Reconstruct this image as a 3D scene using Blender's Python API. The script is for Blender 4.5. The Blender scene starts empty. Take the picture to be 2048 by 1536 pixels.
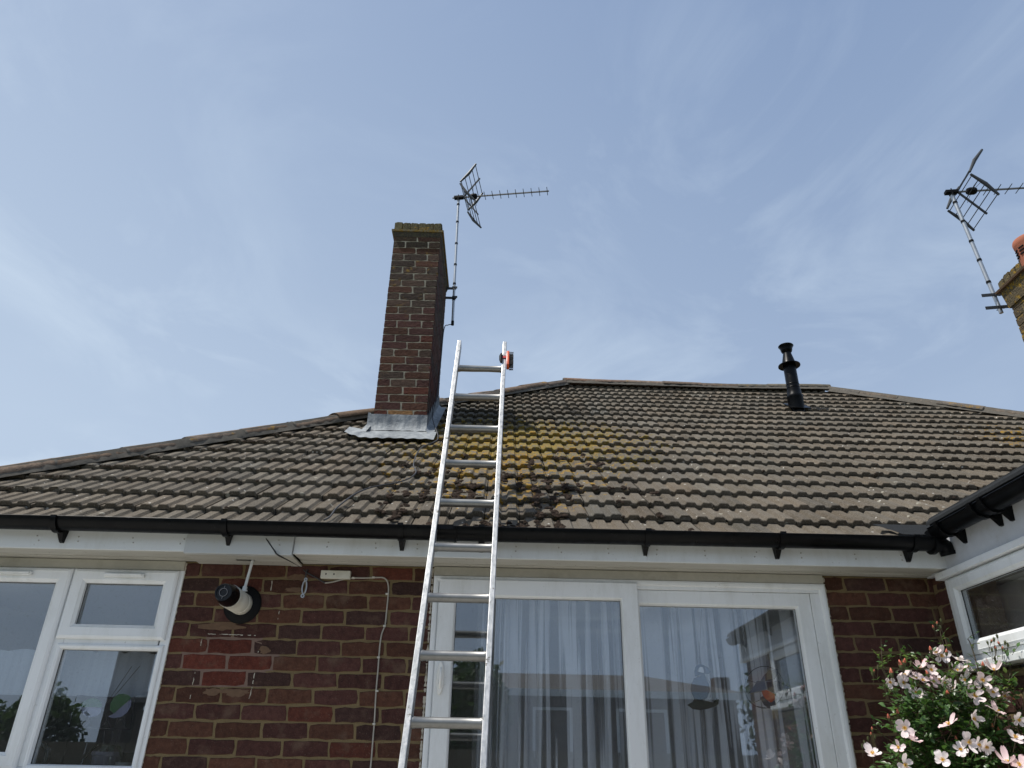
import bpy, math, random
from mathutils import Vector, Matrix, noise
rnd = random.Random(7)
sc = bpy.context.scene
col = sc.collection
R_ = math.radians

# ---------------------------------------------------------------- camera
W, H, F, CX, CY = 2048, 1536, 1469.0, 1024.0, 768.0
CAM = Vector((0, -3.95, 1.5))
_up = Vector((56 / F, 2818 / F, -1)).normalized()
_fw = Vector((-33 / F, -765 / F, -1)); _fw = (_fw - _up * _fw.dot(_up)).normalized()
_rt = _fw.cross(_up)
ROT = Matrix((_rt, _fw, _up))          # world = ROT @ camera space
cam = bpy.data.cameras.new('camera')
cam.sensor_width = 36; cam.lens = F / W * 36; cam.clip_start = 0.05; cam.clip_end = 600
co = bpy.data.objects.new('camera', cam); col.objects.link(co)
M4 = ROT.to_4x4(); M4.translation = CAM; co.matrix_world = M4
sc.camera = co

# ---------------------------------------------------------------- light
SUN = Vector((-0.42, -0.10, 0.90)).normalized()
sun = bpy.data.lights.new('sun', 'SUN'); sun.energy = 4.2; sun.angle = R_(0.53); sun.color = (1, .955, .88)
so = bpy.data.objects.new('sun', sun); col.objects.link(so)
so.rotation_euler = (-SUN).to_track_quat('-Z', 'Y').to_euler()
wd = bpy.data.worlds.new('World'); sc.world = wd; wd.use_nodes = True
nt = wd.node_tree; nt.nodes.clear()
def N(t, **k):
    n = nt.nodes.new(t)
    for a, b in k.items():
        if a.startswith('i_'):
            key = a[2:]
            n.inputs[int(key) if key.isdigit() else key.replace('_', ' ')].default_value = b
        else: setattr(n, a, b)
    return n
def L(a, b, t=None): (t or nt).links.new(a, b)
sky = N('ShaderNodeTexSky', sky_type='NISHITA'); sky.sun_disc = False
sky.sun_elevation = math.asin(SUN.z); sky.sun_rotation = math.atan2(SUN.x, SUN.y)
sky.air_density = 1.0; sky.dust_density = 2.0; sky.ozone_density = 2.2
out = N('ShaderNodeOutputWorld'); bg = N('ShaderNodeBackground', i_Strength=0.085)
tc = N('ShaderNodeTexCoord')
sep = N('ShaderNodeSeparateXYZ'); L(tc.outputs['Generated'], sep.inputs[0])
# thin cirrus: stretched noise on the flattened sky direction
zz = N('ShaderNodeMath', operation='MAXIMUM', i_1=0.08); L(sep.outputs[2], zz.inputs[0])
dx = N('ShaderNodeMath', operation='DIVIDE'); L(sep.outputs[0], dx.inputs[0]); L(zz.outputs[0], dx.inputs[1])
dy = N('ShaderNodeMath', operation='DIVIDE'); L(sep.outputs[1], dy.inputs[0]); L(zz.outputs[0], dy.inputs[1])
cmb = N('ShaderNodeCombineXYZ'); L(dx.outputs[0], cmb.inputs[0]); L(dy.outputs[0], cmb.inputs[1])
mp = N('ShaderNodeMapping'); mp.inputs['Rotation'].default_value = (0, 0, R_(28)); mp.inputs['Scale'].default_value = (1.0, .72, 1)
mp.inputs['Location'].default_value = (.6, .35, 0)
L(cmb.outputs[0], mp.inputs[0])
n1 = N('ShaderNodeTexNoise', i_Scale=1.35, i_Detail=12.0, i_Roughness=.60, i_Distortion=1.7); L(mp.outputs[0], n1.inputs[0])
n2 = N('ShaderNodeTexNoise', i_Scale=.7, i_Detail=3.0, i_Roughness=.5); L(cmb.outputs[0], n2.inputs[0])
r1 = N('ShaderNodeMapRange', i_1=.45, i_2=.74); L(n1.outputs[0], r1.inputs[0])
r2 = N('ShaderNodeMapRange', i_1=.38, i_2=.62); L(n2.outputs[0], r2.inputs[0])
cm = N('ShaderNodeMath', operation='MULTIPLY'); L(r1.outputs[0], cm.inputs[0]); L(r2.outputs[0], cm.inputs[1])
cs = N('ShaderNodeMath', operation='MULTIPLY', i_1=.54); L(cm.outputs[0], cs.inputs[0])
# veil of high haze, denser low down and towards the left
hz = N('ShaderNodeMapRange', i_1=.95, i_2=.35, i_3=0.0, i_4=.42); L(sep.outputs[2], hz.inputs[0])
hx = N('ShaderNodeMapRange', i_1=.35, i_2=-.55, i_3=.0, i_4=.26); L(sep.outputs[0], hx.inputs[0])
ha = N('ShaderNodeMath', operation='ADD'); L(hz.outputs[0], ha.inputs[0]); L(hx.outputs[0], ha.inputs[1])
lo = N('ShaderNodeMapRange', i_1=.06, i_2=.22); L(sep.outputs[2], lo.inputs[0]); cs2 = N('ShaderNodeMath', operation='MULTIPLY'); L(cs.outputs[0], cs2.inputs[0]); L(lo.outputs[0], cs2.inputs[1])
hb = N('ShaderNodeMath', operation='ADD', use_clamp=True); L(ha.outputs[0], hb.inputs[0]); L(cs2.outputs[0], hb.inputs[1])
mix = N('ShaderNodeMix', data_type='RGBA'); L(hb.outputs[0], mix.inputs[0])
tint = N('ShaderNodeMix', data_type='RGBA', blend_type='MULTIPLY'); tint.inputs[0].default_value = 1.0
L(sky.outputs[0], tint.inputs[6]); tint.inputs[7].default_value = (1.22, 1.17, 1.20, 1)
even = N('ShaderNodeMix', data_type='RGBA'); even.inputs[0].default_value = .74; L(tint.outputs[2], even.inputs[6]); even.inputs[7].default_value = (2.25, 3.35, 5.55, 1)
L(even.outputs[2], mix.inputs[6]); mix.inputs[7].default_value = (6.3, 7.5, 8.9, 1)
L(mix.outputs[2], bg.inputs[0]); L(bg.outputs[0], out.inputs[0])
sc.view_settings.view_transform = 'Standard'; sc.view_settings.look = 'None'
sc.view_settings.exposure = 0.22; sc.view_settings.gamma = 1.0

# ---------------------------------------------------------------- picture ray -> point on a real plane
def ray(x, y): return ROT @ Vector(((x - CX) / F, -(y - CY) / F, -1.0))
def onX(x, y, X): d = ray(x, y); return CAM + d * ((X - CAM.x) / d.x)
def onY(x, y, Y): d = ray(x, y); return CAM + d * ((Y - CAM.y) / d.y)
def onZ(x, y, Z): d = ray(x, y); return CAM + d * ((Z - CAM.z) / d.z)
def onP(x, y, p, n): d = ray(x, y); return CAM + d * ((Vector(p) - CAM).dot(n) / d.dot(n))

# ---------------------------------------------------------------- mesh helpers
class MB:
    def __init__(s): s.v = []; s.f = []; s.m = []; s.c = []
    def add(s, verts, faces, m=0, c=None):
        o = len(s.v); s.v += [tuple(p) for p in verts]; s.c += [c or (1, 1, 1, 1)] * len(verts)
        for f in faces: s.f.append([i + o for i in f]); s.m.append(m)
    def box(s, x0, y0, z0, x1, y1, z1, m=0, c=None):
        s.add([(x0,y0,z0),(x1,y0,z0),(x1,y1,z0),(x0,y1,z0),(x0,y0,z1),(x1,y0,z1),(x1,y1,z1),(x0,y1,z1)],
              [(0,3,2,1),(4,5,6,7),(0,1,5,4),(1,2,6,5),(2,3,7,6),(3,0,4,7)], m, c)
        return s
    def obox(s, a, b, w, d, upv=(0, 0, 1), m=0):
        """bar from a to b, section w (along side) x d (along normal)"""
        a, b = Vector(a), Vector(b); t = (b - a).normalized(); u = t.cross(Vector(upv)).normalized(); n = u.cross(t)
        vs = []
        for p in (a, b):
            for su, sn in ((-1,-1),(1,-1),(1,1),(-1,1)): vs.append(p + u * su * w / 2 + n * sn * d / 2)
        s.add(vs, [(0,3,2,1),(4,5,6,7),(0,1,5,4),(1,2,6,5),(2,3,7,6),(3,0,4,7)], m); return s
    def tube(s, pts, r, n=10, m=0, cap=True):
        pts = [Vector(p) for p in pts]; vs = []; fs = []
        rr = r if isinstance(r, (list, tuple)) else [r] * len(pts)
        prev = None
        for i, p in enumerate(pts):
            t = (pts[min(i + 1, len(pts) - 1)] - pts[max(i - 1, 0)])
            t = t.normalized() if t.length > 1e-9 else Vector((0, 0, 1))
            if prev is None:
                u = t.cross(Vector((0, 0, 1)));
                if u.length < 1e-3: u = t.cross(Vector((0, 1, 0)))
            else: u = prev - t * prev.dot(t)
            u.normalize(); prev = u; w = t.cross(u)
            for k in range(n):
                a = 2 * math.pi * k / n; vs.append(p + (u * math.cos(a) + w * math.sin(a)) * rr[i])
        for i in range(len(pts) - 1):
            for k in range(n):
                k2 = (k + 1) % n; fs.append((i*n+k, i*n+k2, (i+1)*n+k2, (i+1)*n+k))
        if cap: fs.append(tuple(range(n - 1, -1, -1))); fs.append(tuple((len(pts)-1)*n + k for k in range(n)))
        s.add(vs, fs, m); return s
    def lathe(s, prof, org, axis=(0, 0, 1), n=28, m=0):
        ax = Vector(axis).normalized(); u = ax.orthogonal().normalized(); w = ax.cross(u); org = Vector(org); vs = []; fs = []
        for r, h in prof:
            for k in range(n):
                a = 2 * math.pi * k / n; vs.append(org + ax * h + (u * math.cos(a) + w * math.sin(a)) * max(r, 1e-4))
        for i in range(len(prof) - 1):
            for k in range(n):
                k2 = (k + 1) % n; fs.append((i*n+k, i*n+k2, (i+1)*n+k2, (i+1)*n+k))
        s.add(vs, fs, m); return s
    def frame(s, x0, x1, z0, z1, prof, m=0):
        """mitred ring; prof = [(inset, y)...] closed section swept round the rectangle"""
        n = len(prof); vs = []
        for i, y in prof: vs += [(x0+i,y,z0+i),(x1-i,y,z0+i),(x1-i,y,z1-i),(x0+i,y,z1-i)]
        fs = []
        for a in range(n):
            b = (a + 1) % n
            for k in range(4):
                k2 = (k + 1) % 4; fs.append((a*4+k, a*4+k2, b*4+k2, b*4+k))
        s.add(vs, fs, m); return s
    def build(s, name, mats, parent=None, smooth=False, bevel=None, colors=False, angle=40):
        me = bpy.data.meshes.new(name); me.from_pydata(s.v, [], s.f)
        for mt in (mats if isinstance(mats, (list, tuple)) else [mats]): me.materials.append(mt)
        me.polygons.foreach_set('material_index', s.m)
        if colors:
            ca = me.color_attributes.new('Col', 'FLOAT_COLOR', 'POINT')
            ca.data.foreach_set('color', [x for c in s.c for x in c])
        me.validate(); me.update()
        if smooth:
            me.polygons.foreach_set('use_smooth', [True] * len(me.polygons)); me.set_sharp_from_angle(angle=R_(angle))
        o = bpy.data.objects.new(name, me); col.objects.link(o)
        if parent: o.parent = parent
        if bevel:
            b = o.modifiers.new('bevel', 'BEVEL'); b.width = bevel; b.segments = 2; b.limit_method = 'ANGLE'; b.angle_limit = R_(35)
        return o
    def transform(s, mat):
        s.v = [tuple(mat @ Vector(p)) for p in s.v]; return s
def thing(name, label, cat, group=None):
    o = bpy.data.objects.new(name, None); col.objects.link(o); o.empty_display_size = .1
    return tag(o, label, cat, group)
def tag(o, label=None, cat=None, group=None, kind=None):
    if label: o['label'] = label
    if cat: o['category'] = cat
    if group: o['group'] = group
    if kind: o['kind'] = kind
    return o

# ---------------------------------------------------------------- materials
class Mat:
    def __init__(s, name, rough=.8, metal=0.0, spec=.5):
        s.mat = bpy.data.materials.new(name); s.mat.use_nodes = True; s.t = s.mat.node_tree
        s.p = s.t.nodes['Principled BSDF']; s.out = s.t.nodes['Material Output']
        s.p.inputs['Roughness'].default_value = rough; s.p.inputs['Metallic'].default_value = metal
        s.p.inputs['Specular IOR Level'].default_value = spec
        tcn = s.t.nodes.new('ShaderNodeTexCoord'); s.obj = tcn.outputs['Object']
    def n(s, t, **k):
        n = s.t.nodes.new(t)
        for a, b in k.items():
            if a.startswith('i_'):
                key = a[2:]; n.inputs[int(key) if key.isdigit() else key.replace('_', ' ')].default_value = b
            else: setattr(n, a, b)
        return n
    def l(s, a, b): s.t.links.new(a, b)
    def noise(s, scale, detail=4, rough=.55, vec=None, stretch=None, dist=0.0):
        v = vec or s.obj
        if stretch: mpn = s.n('ShaderNodeMapping'); mpn.inputs['Scale'].default_value = stretch; s.l(v, mpn.inputs[0]); v = mpn.outputs[0]
        nn = s.n('ShaderNodeTexNoise', i_Scale=scale, i_Detail=float(detail), i_Roughness=rough, i_Distortion=dist); s.l(v, nn.inputs[0]); return nn.outputs[0]
    def ramp(s, val, a, b, lo=0.0, hi=1.0):
        r = s.n('ShaderNodeMapRange', i_1=a, i_2=b, i_3=lo, i_4=hi); s.l(val, r.inputs[0]); return r.outputs[0]
    def math(s, op, a, b=None, clamp=False):
        m = s.n('ShaderNodeMath', operation=op, use_clamp=clamp)
        for i, q in enumerate((a, b)):
            if q is None: continue
            if isinstance(q, (int, float)): m.inputs[i].default_value = q
            else: s.l(q, m.inputs[i])
        return m.outputs[0]
    def mix(s, fac, a, b, mode='MIX'):
        m = s.n('ShaderNodeMix', data_type='RGBA', blend_type=mode)
        for i, q in ((0, fac), (6, a), (7, b)):
            if isinstance(q, (int, float)): m.inputs[i].default_value = q
            elif isinstance(q, tuple): m.inputs[i].default_value = q if len(q) == 4 else (*q, 1)
            else: s.l(q, m.inputs[i])
        return m.outputs[2]
    def color(s, c):
        if isinstance(c, tuple): s.p.inputs['Base Color'].default_value = (*c, 1)
        else: s.l(c, s.p.inputs['Base Color'])
        return s
    def bump(s, h, strength=.4, dist=.003):
        b = s.n('ShaderNodeBump', i_Strength=strength, i_Distance=dist); s.l(h, b.inputs['Height'])
        s.l(b.outputs[0], s.p.inputs['Normal']); return s
    def colattr(s):
        a = s.n('ShaderNodeVertexColor'); a.layer_name = 'Col'; return a.outputs[0]
    def gauss(s, cx, cy, rx, ry):
        """soft elliptical region in object X/Y (where a growth or tone is), 1 at centre"""
        mpn = s.n('ShaderNodeMapping', vector_type='TEXTURE'); mpn.inputs['Location'].default_value = (cx, cy, 0); mpn.inputs['Scale'].default_value = (rx, ry, 1e4)
        s.l(s.obj, mpn.inputs[0]); ln = s.n('ShaderNodeVectorMath', operation='LENGTH'); s.l(mpn.outputs[0], ln.inputs[0])
        return s.ramp(ln.outputs['Value'], 1.0, .25)

def m_brick():
    M = Mat('brick', .92, 0, .25); c = M.colattr()
    n = M.noise(38, 6, .65); n2 = M.noise(160, 3, .6); n3 = M.noise(9, 4)
    c = M.mix(M.ramp(n, .38, .7), c, M.mix(1.0, c, (.55, .52, .55), 'MULTIPLY'))
    c = M.mix(M.ramp(n3, .56, .72, 0, .6), c, (.13, .085, .06))
    c = M.mix(M.ramp(n2, .62, .74, 0, .45), c, (.20, .15, .125))
    M.color(c); M.bump(M.math('ADD', M.math('MULTIPLY', n, .7), M.math('MULTIPLY', n2, .5)), .85, .006); return M.mat
def m_mortar(c1=(.22, .165, .085), c2=(.14, .105, .055)):
    M = Mat('mortar', .95, 0, .2); n = M.noise(12, 5); n2 = M.noise(190, 3)
    M.color(M.mix(M.ramp(n2, .55, .7, 0, .5), M.mix(n, c1, c2), (.10, .08, .05))); M.bump(M.math('ADD', n2, M.noise(45, 4)), .8, .005); return M.mat
def m_chimbrick():
    M = Mat('chimney_brick', .93, 0, .25); c = M.colattr()
    n = M.noise(42, 6, .7); n3 = M.noise(14, 5, .65)
    c = M.mix(M.ramp(n, .36, .68), c, M.mix(1.0, c, (.55, .53, .52), 'MULTIPLY'))
    sp = M.n('ShaderNodeSeparateXYZ'); M.l(M.obj, sp.inputs[0])
    top = M.ramp(sp.outputs[2], 5.0, 6.0)
    lich = M.math('MULTIPLY', M.ramp(n3, .60, .66), M.math('ADD', M.math('MULTIPLY', top, .9), .12))
    c = M.mix(M.math('MULTIPLY', M.ramp(M.noise(70, 4), .45, .6), M.math('MULTIPLY', M.ramp(sp.outputs[2], 5.7, 6.1), .7)), c, (.13, .12, .055))
    c = M.mix(lich, c, M.mix(M.noise(120, 3), (.30, .16, .02), (.20, .14, .03)))
    M.color(c); M.bump(n, 1.0, .01); return M.mat
def m_tile():
    M = Mat('concrete_tile', .93, 0, .22); c = M.colattr()
    n = M.noise(14, 6, .65); n2 = M.noise(150, 4, .65); n3 = M.noise(3.1, 4, .6); n4 = M.noise(46, 5, .7)
    b = M.mix(1.0, M.mix(n, (.184, .157, .122), (.090, .077, .060)), c, 'MULTIPLY')
    b = M.mix(M.ramp(n3, .45, .68, 0, .55), b, M.mix(1.0, b, (.62, .60, .58), 'MULTIPLY'))
    b = M.mix(M.ramp(n2, .52, .66, 0, .55), b, M.mix(1.0, b, (.45, .43, .40), 'MULTIPLY'))
    b = M.mix(M.ramp(n2, .43, .33, 0, .6), b, (.36, .32, .26)); b = M.mix(M.ramp(M.noise(330, 3, .6), .56, .66, 0, .6), b, (.045, .04, .03))
    # dark olive mottling beside / above the chimney and in the middle column
    g1 = M.gauss(.0, 2.35, 1.0, .9)
    b = M.mix(M.math('MULTIPLY', M.math('MULTIPLY', g1, M.ramp(n4, .3, .6)), .75), b, (.028, .028, .018))
    # pale lichen discs, scattered
    vr = M.n('ShaderNodeTexVoronoi', i_Scale=9.5, i_Randomness=1.0); M.l(M.obj, vr.inputs[0])
    wob = M.math('ADD', vr.outputs['Distance'], M.math('MULTIPLY', M.noise(60, 3), .10))
    sc_ = M.n('ShaderNodeSeparateColor'); M.l(vr.outputs['Color'], sc_.inputs[0])
    disc = M.math('MULTIPLY', M.ramp(wob, .20, .17), M.ramp(sc_.outputs[0], .72, .76))
    b = M.mix(M.math('MULTIPLY', disc, .75), b, (.36, .34, .28))
    vr2 = M.n('ShaderNodeTexVoronoi', i_Scale=22.0, i_Randomness=1.0); M.l(M.obj, vr2.inputs[0])
    sc2 = M.n('ShaderNodeSeparateColor'); M.l(vr2.outputs['Color'], sc2.inputs[0])
    spot = M.math('MULTIPLY', M.ramp(M.math('ADD', vr2.outputs['Distance'], M.math('MULTIPLY', n4, .14)), .24, .20), M.ramp(sc2.outputs[1], .86, .9))
    b = M.mix(M.math('MULTIPLY', spot, .9), b, (.62, .60, .55))
    # yellow and orange lichen: dense round the middle, sparse at the right end
    ga = M.gauss(.10, 1.50, 1.35, .95); gb = M.gauss(-.02, .85, .95, 1.05); gc = M.gauss(4.9, 2.0, .8, .6)
    ln = M.noise(34, 8, .78); lb = M.noise(4.2, 6, .7)
    fine = M.ramp(M.noise(27, 4, .62), .42, .58); med = M.ramp(M.noise(7, 4, .6), .38, .62)
    v = M.math('ADD', M.math('MULTIPLY', ga, .70), M.math('ADD', M.math('MULTIPLY', med, .50), M.math('MULTIPLY', fine, .72)))
    yel = M.math('MULTIPLY', M.ramp(v, 1.10, 1.15), M.ramp(ga, .02, .15))
    b = M.mix(M.math('MULTIPLY', yel, .9), b, M.mix(M.ramp(M.noise(120, 4, .7), .40, .58), (.285, .205, .035), (.125, .10, .03)))
    gs = M.math('MAXIMUM', M.math('MAXIMUM', gb, M.math('MULTIPLY', ga, .7)), gc)
    bl = M.ramp(M.noise(10, 4, .62), .40, .60)
    org = M.math('MULTIPLY', M.ramp(M.math('ADD', M.math('ADD', M.math('MULTIPLY', bl, .66), M.math('MULTIPLY', fine, .52)), M.math('MULTIPLY', gs, .42)), 1.09, 1.14), M.ramp(gs, .02, .2))
    b = M.mix(M.math('MULTIPLY', org, .95), b, M.mix(M.ramp(M.noise(60, 4, .7), .42, .58), (.31, .165, .022), (.22, .155, .03)))
    M.color(b); M.bump(M.math('ADD', M.math('MULTIPLY', n4, .5), n2), .95, .007); return M.mat
def m_ridge():
    M = Mat('ridge_tile', .93, 0, .22); c = M.colattr(); n = M.noise(22, 6, .7); n2 = M.noise(160, 3)
    b = M.mix(1.0, M.mix(M.ramp(n, .35, .65), (.195, .16, .128), (.10, .088, .074)), c, 'MULTIPLY')
    b = M.mix(M.ramp(n2, .55, .68, 0, .6), b, (.07, .06, .05))
    b = M.mix(M.math('MULTIPLY', M.ramp(M.noise(9, 5, .7), .60, .66), .8), b, (.28, .17, .04))
    M.color(b); M.bump(M.math('ADD', n, n2), .8, .006); return M.mat
def m_plain(name, c, rough=.5, metal=0.0, spec=.5, var=.12, dirt=None, bump=0, scale=30):
    M = Mat(name, rough, metal, spec); n = M.noise(scale, 5, .6)
    k = M.mix(n, tuple(x * (1 - var) for x in c), tuple(min(1, x * (1 + var)) for x in c))
    if dirt: k = M.mix(M.ramp(M.noise(6, 6, .7), .52, .75, 0, dirt[1]), k, dirt[0])
    M.color(k)
    if bump: M.bump(n, bump, .002)
    return M.mat
def m_upvc(name='white_upvc', base=(.74, .76, .77)):
    M = Mat(name, .38, 0, .5)
    k = M.mix(M.ramp(M.noise(7, 6, .7, stretch=(1, 1, .25)), .48, .75, 0, .5), base, (.46, .47, .43))
    k = M.mix(M.ramp(M.noise(60, 4, .6), .66, .74, 0, .5), k, (.30, .29, .26))
    M.color(k); return M.mat
def m_soffit():
    M = Mat('painted_soffit', .55, 0, .4)
    k = M.mix(M.ramp(M.noise(2.6, 6, .7, stretch=(1, 6, 1)), .35, .75), (.49, .48, .435), (.32, .31, .27))
    sp = M.n('ShaderNodeSeparateXYZ'); M.l(M.obj, sp.inputs[0])
    M.color(M.mix(M.ramp(M.noise(40, 4, .6), .64, .74, 0, .6), k, (.16, .13, .08))); return M.mat
def m_black():
    M = Mat('black_plastic', .38, 0, .14)
    M.color(M.mix(M.ramp(M.noise(7, 6, .7), .5, .75), (.0022, .0026, .0034), (.006, .0064, .0068)))
    M.l(M.ramp(M.noise(25, 4), .3, .7, .26, .45), M.p.inputs['Roughness']); return M.mat
def m_alu():
    M = Mat('brushed_aluminium', .42, .75, .5)
    st = M.noise(60, 6, .6, stretch=(1, 1, .12)); sp = M.noise(110, 4, .6)
    k = M.mix(M.ramp(st, .38, .62), (.54, .54, .535), (.36, .37, .37))
    k = M.mix(M.ramp(M.noise(30, 6, .75), .60, .65), k, (.12, .11, .09)); k = M.mix(M.ramp(sp, .66, .72, 0, .7), k, (.30, .29, .27))
    M.color(k); M.l(M.ramp(sp, .3, .7, .35, .6), M.p.inputs['Roughness']); M.bump(sp, .25, .001); return M.mat
def m_lead():
    M = Mat('lead_sheet', .7, .15, .4)
    k = M.mix(M.ramp(M.noise(9, 6, .7, stretch=(1, 1, .5)), .35, .68), (.12, .135, .15), (.30, .32, .33))
    k = M.mix(M.ramp(M.noise(70, 4), .6, .7, 0, .4), k, (.42, .44, .44)); M.color(k); M.bump(M.noise(20, 5), .9, .012); return M.mat
def m_glass(name='window_glass', ior=2.1, tint=(.95, .965, .975)):
    m = bpy.data.materials.new(name); m.use_nodes = True; t = m.node_tree; t.nodes.clear()
    o = t.nodes.new('ShaderNodeOutputMaterial'); fr = t.nodes.new('ShaderNodeFresnel'); ge = t.nodes.new('ShaderNodeNewGeometry'); im = t.nodes.new('ShaderNodeMapRange')     # same reflectance on the inner face of the pane
    im.inputs[3].default_value = ior; im.inputs[4].default_value = 1 / ior; t.links.new(ge.outputs['Backfacing'], im.inputs[0]); t.links.new(im.outputs[0], fr.inputs[0])
    tr = t.nodes.new('ShaderNodeBsdfTransparent'); tr.inputs[0].default_value = (*tint, 1)
    gl = t.nodes.new('ShaderNodeBsdfGlossy'); gl.inputs['Roughness'].default_value = 0.003; gl.inputs[0].default_value = (.92, .96, 1, 1)
    # faint dust film with specks
    tcn = t.nodes.new('ShaderNodeTexCoord'); no = t.nodes.new('ShaderNodeTexNoise'); no.inputs['Scale'].default_value = 90; no.inputs['Detail'].default_value = 4
    t.links.new(tcn.outputs['Object'], no.inputs[0]); mr = t.nodes.new('ShaderNodeMapRange')
    mr.inputs[1].default_value = .60; mr.inputs[2].default_value = .75; mr.inputs[3].default_value = .012; mr.inputs[4].default_value = .10
    t.links.new(no.outputs[0], mr.inputs[0])
    df = t.nodes.new('ShaderNodeBsdfDiffuse'); df.inputs[0].default_value = (.6, .62, .62, 1)
    mx = t.nodes.new('ShaderNodeMixShader'); t.links.new(fr.outputs[0], mx.inputs[0]); t.links.new(tr.outputs[0], mx.inputs[1]); t.links.new(gl.outputs[0], mx.inputs[2])
    m2 = t.nodes.new('ShaderNodeMixShader'); t.links.new(mr.outputs[0], m2.inputs[0]); t.links.new(mx.outputs[0], m2.inputs[1]); t.links.new(df.outputs[0], m2.inputs[2])
    t.links.new(m2.outputs[0], o.inputs[0]); return m
def m_sheer(name, colr, trans, tl=.5):
    m = bpy.data.materials.new(name); m.use_nodes = True; t = m.node_tree; t.nodes.clear()
    o = t.nodes.new('ShaderNodeOutputMaterial'); df = t.nodes.new('ShaderNodeBsdfDiffuse'); df.inputs[0].default_value = (*colr, 1)
    tn = t.nodes.new('ShaderNodeBsdfTranslucent'); tn.inputs[0].default_value = (*colr, 1); tr = t.nodes.new('ShaderNodeBsdfTransparent')
    a = t.nodes.new('ShaderNodeMixShader'); a.inputs[0].default_value = tl; t.links.new(df.outputs[0], a.inputs[1]); t.links.new(tn.outputs[0], a.inputs[2])
    b = t.nodes.new('ShaderNodeMixShader'); b.inputs[0].default_value = trans; t.links.new(a.outputs[0], b.inputs[1]); t.links.new(tr.outputs[0], b.inputs[2])
    tcn = t.nodes.new('ShaderNodeTexCoord'); no = t.nodes.new('ShaderNodeTexNoise'); no.inputs['Scale'].default_value = 26
    mpn = t.nodes.new('ShaderNodeMapping'); mpn.inputs['Scale'].default_value = (1, .3, .02); t.links.new(tcn.outputs['Object'], mpn.inputs[0]); t.links.new(mpn.outputs[0], no.inputs[0])
    mr = t.nodes.new('ShaderNodeMapRange'); mr.inputs[1].default_value = .495; mr.inputs[2].default_value = .56; mr.inputs[3].default_value = max(0, trans - .22); mr.inputs[4].default_value = min(1, trans + .50)
    t.links.new(no.outputs[0], mr.inputs[0]); t.links.new(mr.outputs[0], b.inputs[0])
    t.links.new(b.outputs[0], o.inputs[0]); return m
def m_leaf(name, c1, c2, tl=.25, rough=.4):
    M = Mat(name, rough, 0, .5); c = M.colattr()
    M.color(M.mix(1.0, M.mix(M.noise(30, 3), c1, c2), c, 'MULTIPLY'))
    tn = M.n('ShaderNodeBsdfTranslucent'); tn.inputs[0].default_value = (c2[0] * 1.6, c2[1] * 1.9, c2[2], 1)
    mx = M.n('ShaderNodeMixShader'); mx.inputs[0].default_value = tl
    M.l(M.p.outputs[0], mx.inputs[1]); M.l(tn.outputs[0], mx.inputs[2]); M.l(mx.outputs[0], M.out.inputs[0]); return M.mat

BR, MO = m_brick(), m_mortar()
CBR, CMO = m_chimbrick(), m_mortar((.66, .60, .46), (.34, .29, .20))
TILE, RID = m_tile(), m_ridge()
UPVC, SOF, BLK, ALU, LEAD = m_upvc(), m_soffit(), m_black(), m_alu(), m_lead()
FASC = m_upvc('white_fascia', (.66, .69, .70))
GLASS = m_glass()
CEM = m_plain('cement', (.26, .22, .17), .95, var=.35, bump=.6, scale=60)
CHALK = m_plain('chalky_mortar_smear', (.46, .42, .35), .95, var=.3, scale=120)
REND = m_plain('painted_render', (.50, .52, .55), .7, var=.1, dirt=((.36, .36, .34), .6))
GASK = m_plain('rubber_gasket', (.015, .015, .017), .6)
CABLE_G = m_plain('grey_cable_sheath', (.34, .32, .28), .55, var=.35, scale=12)
CABLE_B = m_plain('black_cable_sheath', (.03, .03, .032), .5)
STEEL = m_plain('galvanised_steel', (.42, .44, .46), .45, .8, var=.25)
BOOM = m_plain('grey_boom_metal', (.16, .165, .17), .5, .5)
DSTEEL = m_plain('weathered_antenna_metal', (.045, .05, .055), .55, .4, var=.3)
BPL = m_plain('weathered_black_plastic', (.006, .0065, .0075), .6, spec=.12)
FELT = m_plain('mineral_roofing_felt', (.026, .028, .030), 1.0, spec=.08, var=.95, scale=200, bump=1.0)
TERRA = m_plain('terracotta', (.42, .14, .075), .8, var=.2)
PLW = m_plain('white_wall_paint', (.42, .42, .40), .8, var=.06)
ROOMW = m_plain('interior_plaster', (.55, .55, .53), .9, var=.08)

# ---------------------------------------------------------------- ground and surroundings behind the camera (seen only as reflections and bounce)
g = MB(); g.add([(-150,-150,0),(150,-150,0),(150,150,0),(-150,150,0)], [(0,1,2,3)])
tag(g.build('ground', m_plain('ground_grass', (.06, .085, .03), .95, var=.5, scale=3)), kind='structure')
g = MB(); g.add([(-9,-6.5,.004),(9,-6.5,.004),(9,-.02,.004),(-9,-.02,.004)], [(0,1,2,3)])
tag(g.build('patio', m_plain('patio_slabs', (.46, .44, .40), .9, var=.25, scale=4, bump=.4)), kind='structure')

# ================================================================= HOUSE
house = thing('house', 'brick bungalow with hipped brown concrete tile roof, black gutter and white fascia', 'house')

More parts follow.
